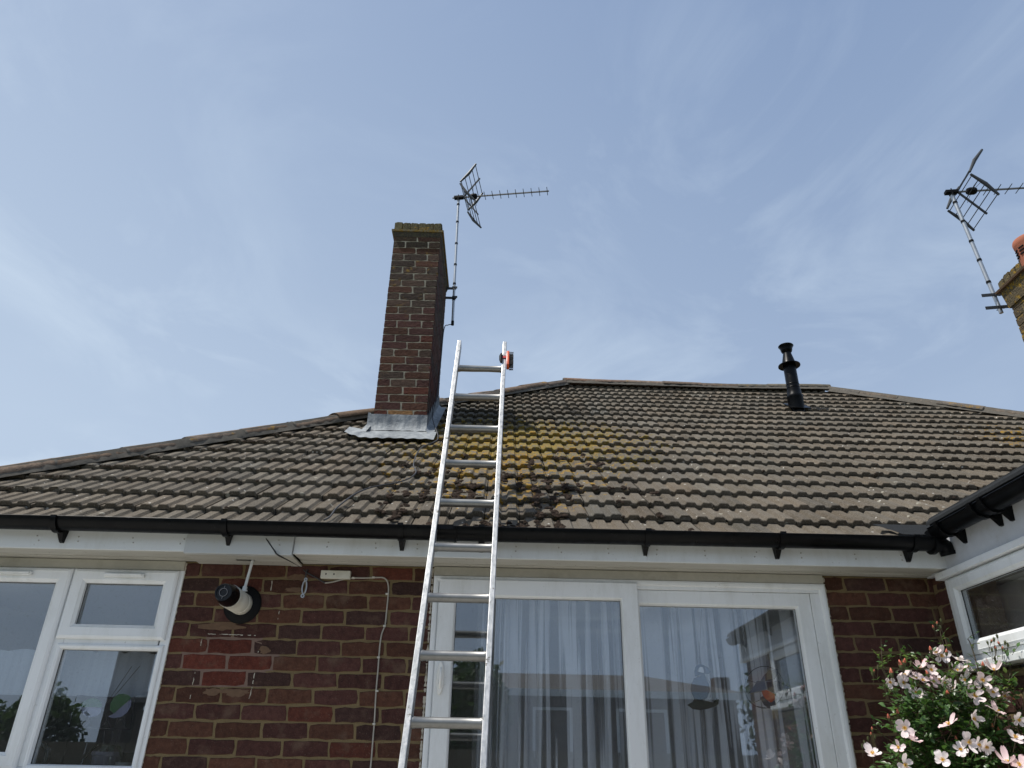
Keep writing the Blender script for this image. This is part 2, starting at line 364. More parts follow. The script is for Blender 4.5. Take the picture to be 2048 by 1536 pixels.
# ---- brick wall
def brick(mb, o, u, v, n, w, h, pr, c, mat=0, jit=.0032):
    """one brick with irregular worn edges; o = lower-left corner in the mortar plane"""
    pts = []; K = 5
    cs = [(0, 0), (w, 0), (w, h), (0, h)]
    for i in range(4):
        a, b = cs[i], cs[(i + 1) % 4]; kk = K if i % 2 == 0 else 2
        for k in range(kk):
            t = (k + (.12 if k == 0 else 0)) / kk; pts.append((a[0] + (b[0]-a[0]) * t, a[1] + (b[1]-a[1]) * t))
    m = len(pts); cx, cy = w / 2, h / 2; ring = []
    jj = [(rnd.uniform(-jit, jit), rnd.uniform(-jit, jit)) for _ in pts]
    for (ins, d) in ((0, -.012), (0, pr * .55), (.0035, pr)):
        for (x, y), (ja, jb) in zip(pts, jj):
            sx = x + ja + (ins if x < cx else -ins); sy = y + jb + (ins if y < cy else -ins)
            ring.append(o + u * sx + v * sy + n * (d + (rnd.uniform(-.0008, .0008) if ins else 0)))
    ring.append(o + u * cx + v * cy + n * (pr + rnd.uniform(-.001, .001)))
    fs = []
    for r in range(2):
        for k in range(m):
            k2 = (k + 1) % m; fs.append((r*m+k, r*m+k2, (r+1)*m+k2, (r+1)*m+k))
    for k in range(m): fs.append((2*m+k, 2*m+(k+1) % m, 3*m))
    mb.add(ring, fs, mat, c)
def bcol(kind=None):
    k = kind or rnd.choices(['purple', 'brown', 'red', 'dark', 'orange'], [48, 34, 6, 11, 1])[0]
    b = dict(purple=(.075, .032, .026), brown=(.086, .038, .024), red=(.100, .032, .021), dark=(.056, .029, .024), orange=(.10, .042, .022), patch=(.118, .032, .021), soot=(.080, .050, .036), char=(.060, .041, .031), base=(.26, .14, .06))[k]
    f = rnd.uniform(.78, 1.25); return (b[0]*f, b[1]*f, b[2]*f, 1)
wall = MB()
def solid(x0, x1, z0, z1, y0=0.0, y1=.26): wall.box(x0, y0, z0, x1, y1, z1, 1)
TOP = 2.441
WX0, WX1 = -1.675, -.353      # brick pier between window and door
solid(-3.6, -3.42, 0, TOP); solid(-3.42, WX0, 0, 1.375); solid(WX0, WX1, 0, TOP); solid(1.727, 8.0, 0, TOP)
solid(-3.42, WX0, 2.40, TOP, .02); solid(WX1, 1.727, 2.41, TOP, .02)
U, V, NN = Vector((1, 0, 0)), Vector((0, 0, 1)), Vector((0, -1, 0))
PITCH, CH, JT = .2255, .0765, .0105
patch = {(2, -1.475): 1, (1, -1.588): 1, (1, -1.362): 1, (0, -1.475): 1}
def course_wall(x0, x1, phE, phO, zmax=TOP, zmin=.0, X=None):
    r = -24
    while True:
        z = 1.826 + r * CH
        if z > zmax - .01: break
        zt = min(z + CH, zmax + .004)
        if z + CH > zmin:
            ph = phE if r % 2 == 0 else phO
            k = math.floor((x0 - ph) / PITCH); x = ph + k * PITCH
            while x < x1 - .01:
                a, b = max(x, x0 - JT / 2), min(x + PITCH, x1 + JT / 2)
                if b - a > .03:
                    kind = None
                    if X is None and x0 > -2:
                        for (pr_, px_) in patch:
                            if pr_ == r and abs(px_ - x) < .03: kind = 'patch'
                    j = rnd.uniform(-.002, .002)
                    brick(wall, Vector((a + JT/2 + j, 0, z + JT/2 + rnd.uniform(-.001, .001))), U, V, NN, b - a - JT, zt - z - JT, rnd.uniform(.0015, .0045), bcol(kind), 0)
                x += PITCH
        r += 1
course_wall(-3.6, -3.42, -1.2495, -1.3624); course_wall(-3.42, WX0, -1.2495, -1.3624, 1.375)
course_wall(WX0, WX1, -1.2495, -1.3624); course_wall(1.735, 2.32, 1.952, 1.840)
# chalky smears and raked cement round the re-laid bricks
def smear(x0, z0, x1, z1, wd, mat=2):
    n = max(3, int(math.hypot(x1-x0, z1-z0) / .008)); d = Vector((x1-x0, 0, z1-z0)).normalized(); q = Vector((-d.z, 0, d.x)); vs = []; fs = []
    for i in range(n + 1):
        t = i / n; c = Vector((x0 + (x1-x0)*t, -.0062, z0 + (z1-z0)*t)); ww = wd * rnd.uniform(.15, 1.1)
        off = rnd.uniform(-.3, .3) * wd; vs += [c + q*(off - ww/2), c + q*(off + ww/2)]
    for i in range(n):
        if noise.noise(Vector((x0*40 + i*.35, z0*30, 0))) > -.12: fs.append((2*i, 2*i+1, 2*i+3, 2*i+2))
    wall.add(vs, fs, mat)
for (xa, ya, xb, yb, wd_) in [(407,1268,512,1271,.0048),(405,1278,400,1302,.0048),(524,1278,517,1306,.0048),(391,1344,386,1370,.0048),(510,1346,506,1368,.0048),
                         (383,1378,381,1398,.0048),(505,1374,499,1398,.0048),(545,1162,542,1182,.005),(560,1218,556,1240,.004)]:
    a, b = onY(xa, ya, 0), onY(xb, yb, 0); smear(a.x, a.z, b.x, b.z, wd_)
def blotch(px, py, rx, rz, mat=3):
    c = onY(px, py, 0); n = 22; vs = [Vector((c.x, -.0052, c.z))]
    for k in range(n):
        a = 2*math.pi*k/n; f = rnd.uniform(.7, 1.12); vs.append(Vector((c.x + rx*math.cos(a)*f, -.0048, c.z + rz*math.sin(a)*f)))
    wall.add(vs, [(0, 1+k, 1+(k+1) % n) for k in range(n)], mat)
gz = [(-1.555, 1.832), (-1.50, 1.826), (-1.20, 1.828), (-1.15, 1.835), (-1.16, 1.90), (-1.10, 1.91), (-1.105, 1.985), (-1.20, 1.99), (-1.205, 2.062), (-1.25, 2.066), (-1.49, 2.062), (-1.50, 1.99), (-1.60, 1.985), (-1.60, 1.91), (-1.52, 1.90)]
gc_ = Vector((-1.35, -.0009, 1.94)); gp = []
for i in range(len(gz)):
    a, b = gz[i], gz[(i+1) % len(gz)]
    for k in range(5): t = k/5; gp.append(Vector((a[0]+(b[0]-a[0])*t + rnd.uniform(-.004, .004), -.0009, a[1]+(b[1]-a[1])*t + rnd.uniform(-.003, .003))))
wall.add([gc_] + gp, [(0, 1+k, 1+(k+1) % len(gp)) for k in range(len(gp))], 4)
for a in [(440,1253,.13,.022),(425,1384,.05,.018),(470,1386,.05,.02),(530,1300,.03,.02),(590,1180,.05,.014),(600,1155,.07,.018),(465,1383,.09,.012)]: blotch(*a)
# bead of old sealant / rough mortar at the reveals
for (X_, s_) in ((WX1 - .006, 1), (1.733, 1), (WX0 + .004, -1)):
    z = 1.36 if s_ < 0 else .02; vs = []; fs = []; i = 0
    while z < TOP - .004:
        w_ = rnd.uniform(.001, .0075); vs += [Vector((X_ - w_, -.008, z)), Vector((X_ + w_, -.006, z)), ]
        z += .009; i += 1
    fs = [(2*k, 2*k+1, 2*k+3, 2*k+2) for k in range(i - 1) if rnd.random() < .9]
    wall.add(vs, fs, 2)
CEMB = m_plain('brown_cement_smear', (.125, .075, .045), .95, var=.35, scale=50)
wall.build('wall', [BR, MO, CHALK, CEMB, m_plain('grey_pink_repair_mortar', (.17, .115, .09), .95, var=.25, scale=60)], house, colors=True)
# side and back walls (never in this view, but the house is whole)
w = MB(); w.box(-3.6, .262, 0, -3.35, 8.3, TOP).box(-3.35, 8.05, 0, 8.25, 8.3, TOP).box(8.0, 0.262, 0, 8.25, 8.05, TOP)
w.build('rear_wall', m_plain('plain_brickwork', (.085, .035, .028), .9, var=.4), house)

# ---- roof
RP = R_(35.5); CR, SR = math.cos(RP), math.sin(RP); NR = Vector((0, -SR, CR))
E0 = Vector((0, -.29, 2.577)); G = .27; TW = .19
HL, HR = -3.47, 8.25           # hips: X = Y + HL on the left, X = HR - Y on the right
RY = 4.20                      # ridge
def P(x, s, h): return Vector((x, E0.y + s * CR - h * SR, E0.z + s * SR + h * CR))
def sag(x, s): return -.010 * math.sin(max(0, min(1, (x + 1) / 6)) * math.pi) * s / 5 + .006 * noise.noise(Vector((x * .9, s * .7, 3)))
roof = MB()
prof = [(0, -.0148), (.020, -.0148), (.031, 0), (.078, 0), (.090, -.0148), (.0951, -.0148), (.115, -.0148), (.126, 0), (.170, 0), (.181, -.0135), (.1862, -.0145)]
X_PH = .479
smax = (RY - E0.y) / CR
n_c = int(smax / G) + 1
for k in range(n_c):
    s0 = k * G; s1 = min(s0 + G + .035, smax + .02)
    y0 = E0.y + s0 * CR; xa, xb = y0 + HL - .25, HR - y0 + .25
    i0 = math.floor((xa - X_PH) / TW); i1 = math.ceil((xb - X_PH) / TW)
    for i in range(i0, i1):
        x0 = X_PH + i * TW
        if k == 0 and x0 > 2.52: pass
        jx, js, jh, jt = rnd.gauss(0, .0014), rnd.gauss(0, .0026) - (.010 if rnd.random() < .012 else 0), rnd.gauss(0, .0013), rnd.gauss(0, .0020)
        f = rnd.gauss(1, .10); wv = rnd.gauss(0, .025); c = (f * (1 + wv), f, f * (1 - wv), 1)
        chipped = rnd.random() < .14; vs = []; mp_ = len(prof)
        for (s, dh, und) in ((s0 + js, -.020, 0), (s0 + js, -.004, 0), (s0 + js + .004, 0, 0), ((s0 + s1) / 2, -.017, 0), (s1, -.0345, 0)):
            for (u, h) in prof:
                x = x0 + u + jx; Ym = E0.y + s * CR
                x = max(Ym + HL + .02, min(HR - Ym - .02, x))
                hh = h + jh + jt * (u / TW - .5) + sag(x, s)
                if dh == -.020: hh = h * 1.0 + jh + jt * (u / TW - .5) + sag(x, s) - .028
                else: hh += dh
                q = P(x, s + (rnd.uniform(0, .011) if (chipped and dh in (-.004, -.020) and rnd.random() < .3) else 0), hh)
                vs.append(q)
        # underside strip so the nose reads as thick
        fs = []
        for r in range(4):
            for j in range(mp_ - 1): fs.append((r*mp_+j, r*mp_+j+1, (r+1)*mp_+j+1, (r+1)*mp_+j))
        o_ = len(vs)
        for (u, h) in prof:
            x = x0 + u + jx; Ym = E0.y + s0 * CR; x = max(Ym + HL + .02, min(HR - Ym - .02, x)); vs.append(P(x, s0 + .06, h - .034 + jh))
        for j in range(mp_ - 1): fs.append((o_+j, o_+j+1, j+1, j))
        if max(v.x for v in vs) - min(v.x for v in vs) < .03: continue
        # end cheeks close the tile sides
        roof.add(vs, fs, 0, c)
# under-deck below the tiles (front) and plain slopes on the other three sides
def PD(x, y): return Vector((x, y, E0.z + (y - E0.y) * SR / CR - .075))
ye = E0.y + .03
zt = PD(0, RY).z
roof.add([PD(ye+HL, ye), PD(HR-ye, ye), PD(HR-RY, RY), PD(RY+HL, RY)], [(0,1,2,3)], 1, (1,1,1,1))
yb = 2 * RY - ye
L0, R0 = ye + HL, HR - ye
up3 = .045
roof.add([(L0, ye, PD(0, ye).z+up3), (RY+HL, RY, zt+up3), (L0, yb, PD(0, ye).z+up3)], [(0,1,2)], 0, (1,1,1,1))
roof.add([(R0, ye, PD(0, ye).z+up3), (R0, yb, PD(0, ye).z+up3), (HR-RY, RY, zt+up3)], [(0,1,2)], 0, (1,1,1,1))
roof.add([(L0, yb, PD(0, ye).z+up3), (RY+HL, RY, zt+up3), (HR-RY, RY, zt+up3), (R0, yb, PD(0, ye).z+up3)], [(0,1,2,3)], 0, (1,1,1,1))
ro = roof.build('roof', [TILE, BPL], house, colors=True)
# ---- ridge and hip tiles: overlapping half-round sections bedded on mortar
rt_ = MB()
def ridge_run(a, b, upn, r=.098, seg=.45, lift=.012, warm=(1, 1, 1)):
    a, b = Vector(a), Vector(b); L_ = (b - a).length; t = (b - a) / L_; side = t.cross(upn).normalized(); up = side.cross(t).normalized()
    n = round(L_ / seg); d = L_ / n
    for i in range(n):
        f = rnd.gauss(1, .14); wr = rnd.gauss(0, .05); c = (f * warm[0] * (1 + wr), f * warm[1], f * warm[2] * (1 - wr), 1); vs = []; K = 14
        jz = rnd.gauss(0, .005); jt = rnd.gauss(0, .006); js = rnd.gauss(0, .004); rr_ = r * rnd.uniform(.97, 1.03)
        for (tt, rr) in ((0, rr_-.014), (0, rr_), (.01, rr_+.001), (d*.5, rr_), (d+.012, rr_-.004), (d+.012, rr_ - .016)):
            for k in range(K + 1):
                an = math.pi * (k / K) * 1.02 - math.pi * .01
                q = a + t * (i * d + tt) + side * (-math.cos(an) * rr * 1.12 + js) + up * (math.sin(an) * rr * .66 - .030 + lift + jz + jt * (tt / d - .5))
                q += up * .004 * noise.noise(q * 9); vs.append(q)
        fs = [(p*(K+1)+k, p*(K+1)+k+1, (p+1)*(K+1)+k+1, (p+1)*(K+1)+k) for p in range(5) for k in range(K)]
        rt_.add(vs, fs, 0, c)
        # joint mortar
        vs = []
        for tt in (-.009, .009):
            for k in range(K + 1):
                an = math.pi * k / K; rr = r * .985
                vs.append(a + t * (i * d + tt) + side * (-math.cos(an) * rr * 1.12) + up * (math.sin(an) * rr * .66 - .030 + lift))
        rt_.add(vs, [(k, k+1, K+1+k+1, K+1+k) for k in range(K)], 1, c)
    # bedding mortar fillet along both edges, uneven
    for sgn in (-1, 1):
        vs = []; m = int(L_ / .04)
        for i in range(m + 1):
            p = a + t * (L_ * i / m)
            for (so, uo) in ((.85, .025), (1.12, -.03 + rnd.uniform(-.006, .006)), (1.20, -.050)):
                vs.append(p + side * sgn * r * so * rnd.uniform(.97, 1.05) + up * (uo - .005))
        rt_.add(vs, [(3*i+j, 3*i+j+1, 3*i+3+j+1, 3*i+3+j) for i in range(m) for j in range(2)], 1, (1,1,1,1))
zr = P(0, smax, 0).z + .004
ridge_run((RY+HL, RY, zr), (1.5 , RY, zr - .010), Vector((0,0,1)), warm=(1.25, 1.0, .9))
ridge_run((1.5, RY, zr - .010), (2.9, RY, zr - .020), Vector((0,0,1)), warm=(1.15, 1.02, .95))
ridge_run((2.9, RY, zr - .020), (HR-RY, RY, zr), Vector((0,0,1)), warm=(1, 1, .9))
ridge_run((E0.y + HL, E0.y, E0.z), (RY+HL, RY, zr), Vector((-.3, -.3, 1)), lift=.004, warm=(1.05, .95, .9))
ridge_run((HR - E0.y, E0.y, E0.z), (HR-RY, RY, zr), Vector((.3, -.3, 1)), lift=.004)
rt_.build('ridge_tiles', [RID, m_plain('bedding_mortar', (.11, .098, .08), .95, var=.45, bump=.8, scale=50)], house, smooth=True, colors=True, angle=50)

# ---- moss clumps on the tiles (uncountable growth)
moss = MB()
def clump(x, s, r):
    import_n = 9; base = P(x, s, 0); vs = []; fs = []; K = 9; Rn = 5; ph = rnd.uniform(0, 50)
    for i in range(Rn + 1):
        th = (math.pi / 2) * i / Rn
        for k in range(K):
            a = 2 * math.pi * k / K; rr = r * math.cos(th) * (1 + .35 * noise.noise(Vector((math.cos(a) * 2 + ph, math.sin(a) * 2, i * .7)))); hh = r * .62 * math.sin(th) * (1 + .3 * rnd.uniform(-1, 1))
            vs.append(base + Vector((rr * math.cos(a), CR * rr * math.sin(a) - SR * (hh - .012), SR * rr * math.sin(a) + CR * (hh - .012))))
    for i in range(Rn):
        for k in range(K): fs.append((i*K+k, i*K+(k+1) % K, (i+1)*K+(k+1) % K, (i+1)*K+k))
    f = rnd.uniform(.6, 1.4); moss.add(vs, fs, 0, (f, f, f, 1))
for _ in range(430):
    x = rnd.gauss(.02, .36); s = abs(rnd.gauss(0.05, .75))
    if s > 2.2: continue
    col_i = round((x - X_PH) / .095); x = X_PH + col_i * .095 + rnd.gauss(.008, .014)
    k = math.floor(s / G); s = k * G + (rnd.uniform(-.012, .06) if rnd.random() < .6 else rnd.uniform(0, .25))
    if noise.noise(Vector((x * 4, s * 2.2, 1.3))) < -.08: continue
    for j in range(rnd.randint(2, 4)): clump(x + rnd.gauss(0, .013), max(.01, s + rnd.gauss(0, .02)), rnd.uniform(.008, .021))
for _ in range(520):
    s = rnd.uniform(0, 5.2); Ym = E0.y + s * CR
    side_ = rnd.random()
    x = rnd.uniform(Ym + HL + .1, HR - Ym - .1) if side_ < .62 else Ym + HL + rnd.uniform(.12, .32)
    if x > 5.2 or x < -3.2: continue
    k = math.floor(s / G); clump(x, k * G + rnd.uniform(-.012, .006), rnd.uniform(.005, .012))
MOSS = Mat('dark_moss', .97, 0, .1); c_ = MOSS.colattr()
MOSS.color(MOSS.mix(1.0, MOSS.mix(MOSS.noise(90, 4), (.068, .044, .036), (.030, .026, .018)), c_, 'MULTIPLY')); MOSS.bump(MOSS.noise(260, 3), 1.0, .01)
tag(moss.build('moss', MOSS.mat, None, smooth=True, colors=True, angle=80), 'dark brown moss clumps growing between the roof tiles beside the ladder', 'moss', kind='stuff')

# ---- main chimney
def chimney(name, x0, x1, y0, y1, zb, zt_, cap_out, label, brick_mat, grp, lean=0.0):
    mb = MB(); j = .0088; ch = .0735
    mb.box(x0 + .004, y0 + .004, zb, x1 - .004, y1 - .004, zt_, 1)
    n = int(round((zt_ - zb) / ch)); wx, wy = x1 - x0, y1 - y0
    faces = [(Vector((x0, y0, 0)), Vector((1,0,0)), Vector((0,-1,0)), wx), (Vector((x1, y0, 0)), Vector((0,1,0)), Vector((1,0,0)), wy),
             (Vector((x1, y1, 0)), Vector((-1,0,0)), Vector((0,1,0)), wx), (Vector((x0, y1, 0)), Vector((0,-1,0)), Vector((-1,0,0)), wy)]
    for r in range(n):
        z = zb + r * ch
        for fi, (o, u, nn, wl) in enumerate(faces):
            nb = max(1, round(wl / .225)); bl = wl / nb; off = (r + (fi % 2)) % 2
            edges = [0] + [bl * (k + .5 * (1 if off == 0 else 2)) for k in range(nb)]; edges = [e for e in edges if e < wl - .02] + [wl]
            for a, b in zip(edges[:-1], edges[1:]):
                kind = rnd.choices(['purple', 'brown', 'soot', 'char'], [16, 14, 30, 40])[0]
                if z < zb + 1.15 and rnd.random() < .8: kind = rnd.choices(['purple', 'brown', 'red'], [45, 40, 15])[0]
                a_ = a + (0 if a == 0 else j/2 + rnd.uniform(-.001, .003)); b_ = b - (0 if b == wl else j/2)
                if r == 2 and fi == 0 and zb > 3.5 and a > .05 and b < wl - .02: kind = 'base'
                if r == 2 and fi == 0 and kind != 'base': kind = 'red'
                cc = bcol(kind); brick(mb, o + u * a_ + Vector((0, 0, z + j/2)), u, V, nn, b_ - a_, ch - j, rnd.uniform(.0004, .0020), cc, 0, .0026)
    ob = mb.build(name, [brick_mat, grp], house, colors=True)
    if label: ob['label'] = label
    return ob
CX0, CX1, CY0, CY1 = -1.083, -.646, 1.60, 2.50
chm = chimney('chimney', CX0, CX1, CY0, CY1, 3.90, 5.935, .02, 'tall dark brick chimney stack near the left hip', CBR, CMO)
# coping: sloping oversailing course, tile creasing slip and soldier course on top
cp = MB()
def band(mb, o, z0, z1, m, o2=None, c=(.10,.09,.06,1)):
    o2 = o if o2 is None else o2
    mb.add([(CX0-o,CY0-o,z0),(CX1+o,CY0-o,z0),(CX1+o,CY1+o,z0),(CX0-o,CY1+o,z0),(CX0-o2,CY0-o2,z1),(CX1+o2,CY0-o2,z1),(CX1+o2,CY1+o2,z1),(CX0-o2,CY1+o2,z1)],
           [(0,3,2,1),(4,5,6,7),(0,1,5,4),(1,2,6,5),(2,3,7,6),(3,0,4,7)], m, c)
band(cp, .004, 5.936, 5.985, 0, .016, (.07,.06,.05,1)); band(cp, .026, 5.986, 6.006, 1, .028)
for fi, (o, u, nn, wl) in enumerate([(Vector((CX0-.004, CY0-.004, 0)), Vector((1,0,0)), Vector((0,-1,0)), CX1-CX0+.008), (Vector((CX1+.004, CY0-.004, 0)), Vector((0,1,0)), Vector((1,0,0)), CY1-CY0+.008),
                          (Vector((CX1+.004, CY1+.004, 0)), Vector((-1,0,0)), Vector((0,1,0)), CX1-CX0+.008), (Vector((CX0-.004, CY1+.004, 0)), Vector((0,-1,0)), Vector((-1,0,0)), CY1-CY0+.008)]):
    nb = round(wl / .075); bl = wl / nb
    for k in range(nb):
        f = rnd.uniform(.7, 1.3); brick(cp, o + u * (k*bl+.004) + Vector((0,0,6.010)), u, V, nn, bl - .008, .092 + rnd.uniform(-.002, .006), rnd.uniform(.001, .006), (.10*f, .085*f, .045*f, 1), 0, .003)
cp.box(CX0+.002, CY0+.002, 6.007, CX1-.002, CY1-.002, 6.10, 1)
# lumpy flaunching
vs = []; fs = []; nx, ny = 7, 12
for i in range(nx):
    for k in range(ny):
        x = CX0 + .01 + (CX1-CX0-.02) * i/(nx-1); y = CY0 + .01 + (CY1-CY0-.02) * k/(ny-1); e = min(i, nx-1-i, k, ny-1-k)
        vs.append((x, y, 6.098 + (.0 if e == 0 else .012 + .012 * e) + .008 * rnd.random() * (e > 0)))
fs = [(i*ny+k, (i+1)*ny+k, (i+1)*ny+k+1, i*ny+k+1) for i in range(nx-1) for k in range(ny-1)]
cp.add(vs, fs, 1, (.1,.1,.07,1))
LICH = Mat('lichened_mortar', .95, 0, .2); LICH.color(LICH.mix(LICH.ramp(LICH.noise(22, 6, .7), .42, .6), (.20, .17, .11), (.24, .15, .03))); LICH.bump(LICH.noise(60, 5), 1, .012)
cp.build('coping', [CBR, LICH.mat], chm, colors=True)
# lead flashing: upstand with folded laps, dressed apron in front, stepped side pieces
fl = MB()
zf = P(0, (CY0 - E0.y) / CR, 0).z
def zroof(y): return E0.z + (y - E0.y) * SR / CR
vs = []; fs = []; n = 34
for i in range(n + 1):
    x = CX0 - .045 + (CX1 - CX0 + .055) * i / n; t = i / n
    wob = .004 * noise.noise(Vector((x * 20, 0, 0)));
    if abs(t - .15) < .02 or abs(t - .84) < .02: wob -= .004
    ztop = zf + .150 + .004 * noise.noise(Vector((x * 14, 3, 0))) + (.012 if t < .05 else 0)
    vs += [(x, CY0 - .012 + wob, ztop), (x, CY0 - .014 + wob, zf + .085), (x, CY0 - .020 + wob * 1.5, zf + .022)]
    yy = CY0 - .055; vs += [(x, yy, zroof(yy) + .026 + wob)]
fs = [(4*i+j, 4*i+4+j, 4*i+5+j, 4*i+1+j) for i in range(n) for j in range(3)]
fl.add(vs, fs)
vs = []; fs = []; nx, ny = 90, 8
for i in range(nx + 1):
    t = i / nx; x = CX0 - .20 + (CX1 - CX0 + .30) * t
    u_ = ((x - X_PH) % .095); rib = -.003 + .003 * math.cos(2*math.pi*(u_ - .054)/.095)
    left = max(0, (CX0 - .03 - x) / .17)
    for k in range(ny + 1):
        q = k / ny; y = CY0 - .045 + (.10 * left) - (.215 - .05 * left + .006 * noise.noise(Vector((x * 9, 1, 1)))) * q + (.0 if x > CX0 else 0)
        vs.append((x, y, zroof(y) + .020 + rib * q + .003 * noise.noise(Vector((x * 25, y * 25, 0)))))
fs = [(i*(ny+1)+k, i*(ny+1)+k+1, (i+1)*(ny+1)+k+1, (i+1)*(ny+1)+k) for i in range(nx) for k in range(ny)]
fl.add(vs, fs)
# soaker strip running up the left side of the apron, and side steps on both cheeks
for (xs, sg) in ((CX1 + .010, 1), (CX0 - .010, -1)):
    y = CY0 - .015; 
    while y < CY1:
        y2 = min(y + .115, CY1 + .01)
        fl.add([(xs, y, zroof(y) - .01), (xs, y2, zroof(y2) - .01), (xs, y2, zroof(y) + .20), (xs + sg*.001, y + .012, zroof(y) + .195)], [(0,1,2,3)]); y = y2
    nn_ = 20
    vs = []
    for k in range(nn_ + 1):
        y = CY0 - .1 + (CY1 - CY0 + .1) * k / nn_; vs += [(xs, y, zroof(y) + .05), (xs + sg*.02, y, zroof(y) + .022), (xs + sg*.07, y, zroof(y) + .020 + .003 * noise.noise(Vector((y*20, 2, 2))))]
    fl.add(vs, [(3*k+j, 3*k+3+j, 3*k+4+j, 3*k+1+j) for k in range(nn_) for j in range(2)])
fl.build('flashing', LEAD, chm, smooth=True, angle=50)

# ---- second chimney at the right
NX0, NX1, NY0, NY1, NZ = 4.0, 4.9, .03, .855, 4.955
n_save = rnd.getstate()
ch2m = MB()
CBR2 = Mat('lichened_chimney_brick', .94, 0, .2); c_ = CBR2.colattr(); nA = CBR2.noise(16, 6, .7)
k_ = CBR2.mix(.55, c_, (.105, .085, .052)); k_ = CBR2.mix(CBR2.ramp(CBR2.noise(40, 5, .7), .4, .65), k_, (.075, .062, .042)); k_ = CBR2.mix(CBR2.ramp(nA, .54, .60), k_, (.27, .17, .025)); CBR2.color(k_); CBR2.bump(CBR2.noise(60, 5), 1, .012)
chr_ = chimney('chimney', NX0, NX1, NY0, NY1, 3.0, NZ, .03, 'lichen covered brick chimney stack at the right edge', CBR2.mat, m_mortar((.20, .17, .11), (.11, .10, .06)))
c2 = MB()
def band2(o, z0, z1, m, o2=None, c=(.14, .11, .06, 1)):
    o2 = o if o2 is None else o2
    c2.add([(NX0-o,NY0-o,z0),(NX1+o,NY0-o,z0),(NX1+o,NY1+o,z0),(NX0-o,NY1+o,z0),(NX0-o2,NY0-o2,z1),(NX1+o2,NY0-o2,z1),(NX1+o2,NY1+o2,z1),(NX0-o2,NY1+o2,z1)],
           [(0,3,2,1),(4,5,6,7),(0,1,5,4),(1,2,6,5),(2,3,7,6),(3,0,4,7)], m, c)
band2(.012, 4.80, 4.956, 0, .028); band2(.05, 4.957, 4.972, 1, .055, (.12,.08,.06,1))
for (o, u, nn, wl) in [(Vector((NX0-.02, NY0-.02, 0)), Vector((1,0,0)), Vector((0,-1,0)), NX1-NX0+.04), (Vector((NX0-.02, NY1+.02, 0)), Vector((0,-1,0)), Vector((-1,0,0)), NY1-NY0+.04), (Vector((NX1+.02, NY1+.02, 0)), Vector((-1,0,0)), Vector((0,1,0)), NX1-NX0+.04)]:
    nb = round(wl / .075); bl = wl / nb
    for k in range(nb): brick(c2, o + u * (k*bl+.003) + Vector((0,0,4.974)), u, V, nn, bl - .006, .075 + rnd.uniform(0, .012), rnd.uniform(.002, .012), (.15, .12, .05, 1), 0, .005)
c2.box(NX0-.015, NY0-.015, 4.973, NX1+.015, NY1+.015, 5.055, 2)
c2.build('coping', [CBR2.mat, m_plain('tile_slip', (.14, .085, .05), .9, var=.4), LICH.mat], chr_, colors=True)
pot = MB(); pc = onY(2058, 500, .52); px_, py_ = pc.x + .03, .52; PR = 1.0
pot.lathe([(.095*PR, 0), (.100*PR, .02), (.104*PR, .20), (.112*PR, .215), (.116*PR, .25), (.112*PR, .265), (.098*PR, .27), (.098*PR, .17)], (px_, py_, 4.94), n=32)
for ring in range(3):
    for k in range(10):
        a = 2*math.pi*k/10 + .2; c = Vector((px_ + .104*PR*math.cos(a), py_ + .104*PR*math.sin(a), 4.94 + .125 + ring*.028)); tg = Vector((-math.sin(a), math.cos(a), 0))
        pot.obox(c - tg*.022, c + tg*.022, .012, .009, (0,0,1), 1)
pot.build('chimney_pot', [TERRA, BPL], chr_, smooth=True, angle=45)

# ---- fascia, soffit
fa = MB(); FB = -.22
fa.box(-3.79, FB, TOP, -1.605, FB + .018, 2.556); fa.box(-1.056, FB, TOP, 2.30, FB + .018, 2.556)
fa.box(.695, FB - .006, TOP - .002, .745, FB - .0005, 2.552)        # butt-joint cover strip
for i in range(24):                                                  # fixing nails in pairs
    x = -3.6 + i * .245 + rnd.uniform(-.03, .03)
    for dz in (.038, .062):
        fa.lathe([(0, .0035), (.0035, .0025), (.0045, 0)], (x + rnd.uniform(-.01, .01), FB - (.016 if -1.603 < x < -1.058 else 0), TOP + dz), (0, -1, 0), 8, 1)
fb_ = MB(); fb_.box(-1.603, FB - .016, TOP - .012, -1.058, FB + .017, 2.556); ob_ = fb_.build('fascia', m_upvc('aged_grey_fascia', (.47, .49, .49)), house, bevel=.002); ob_['label'] = 'greyer boxed section of fascia above the flue'
fa.build('fascia', [FASC, m_plain('nail_head', (.36, .36, .34), .5)], house, bevel=.002)
sf = MB()
def sofboard(x0, x1, y0, y1, z): sf.box(x0, y0, z, x1, y1, z + .009)
for (x0, x1) in ((-3.79, -1.608), (-1.054, 2.32)):
    sofboard(x0, x1, FB + .0205, -.142, TOP + .0015); sofboard(x0, x1, -.140, -.066, TOP + .0045); sofboard(x0, x1, -.064, -.004, TOP + .0010)
sofboard(-1.604, -1.118, FB + .0205, -.004, TOP - .0105); sofboard(-1.115, -1.058, FB + .0205, -.004, TOP - .0135)
for i in range(26): 
    x = rnd.uniform(-2.6, 2.2); y = rnd.uniform(-.20, -.02); sf.lathe([(.002, .0), (.0015, -.0012), (0, -.0014)], (x, y, TOP - (.0150 if -1.604 < x < -1.058 else 0)), (0, 0, 1), 6, 1)
sf.build('soffit', [SOF, m_plain('rust_spot', (.10, .05, .02), .9)], house, bevel=.0015)
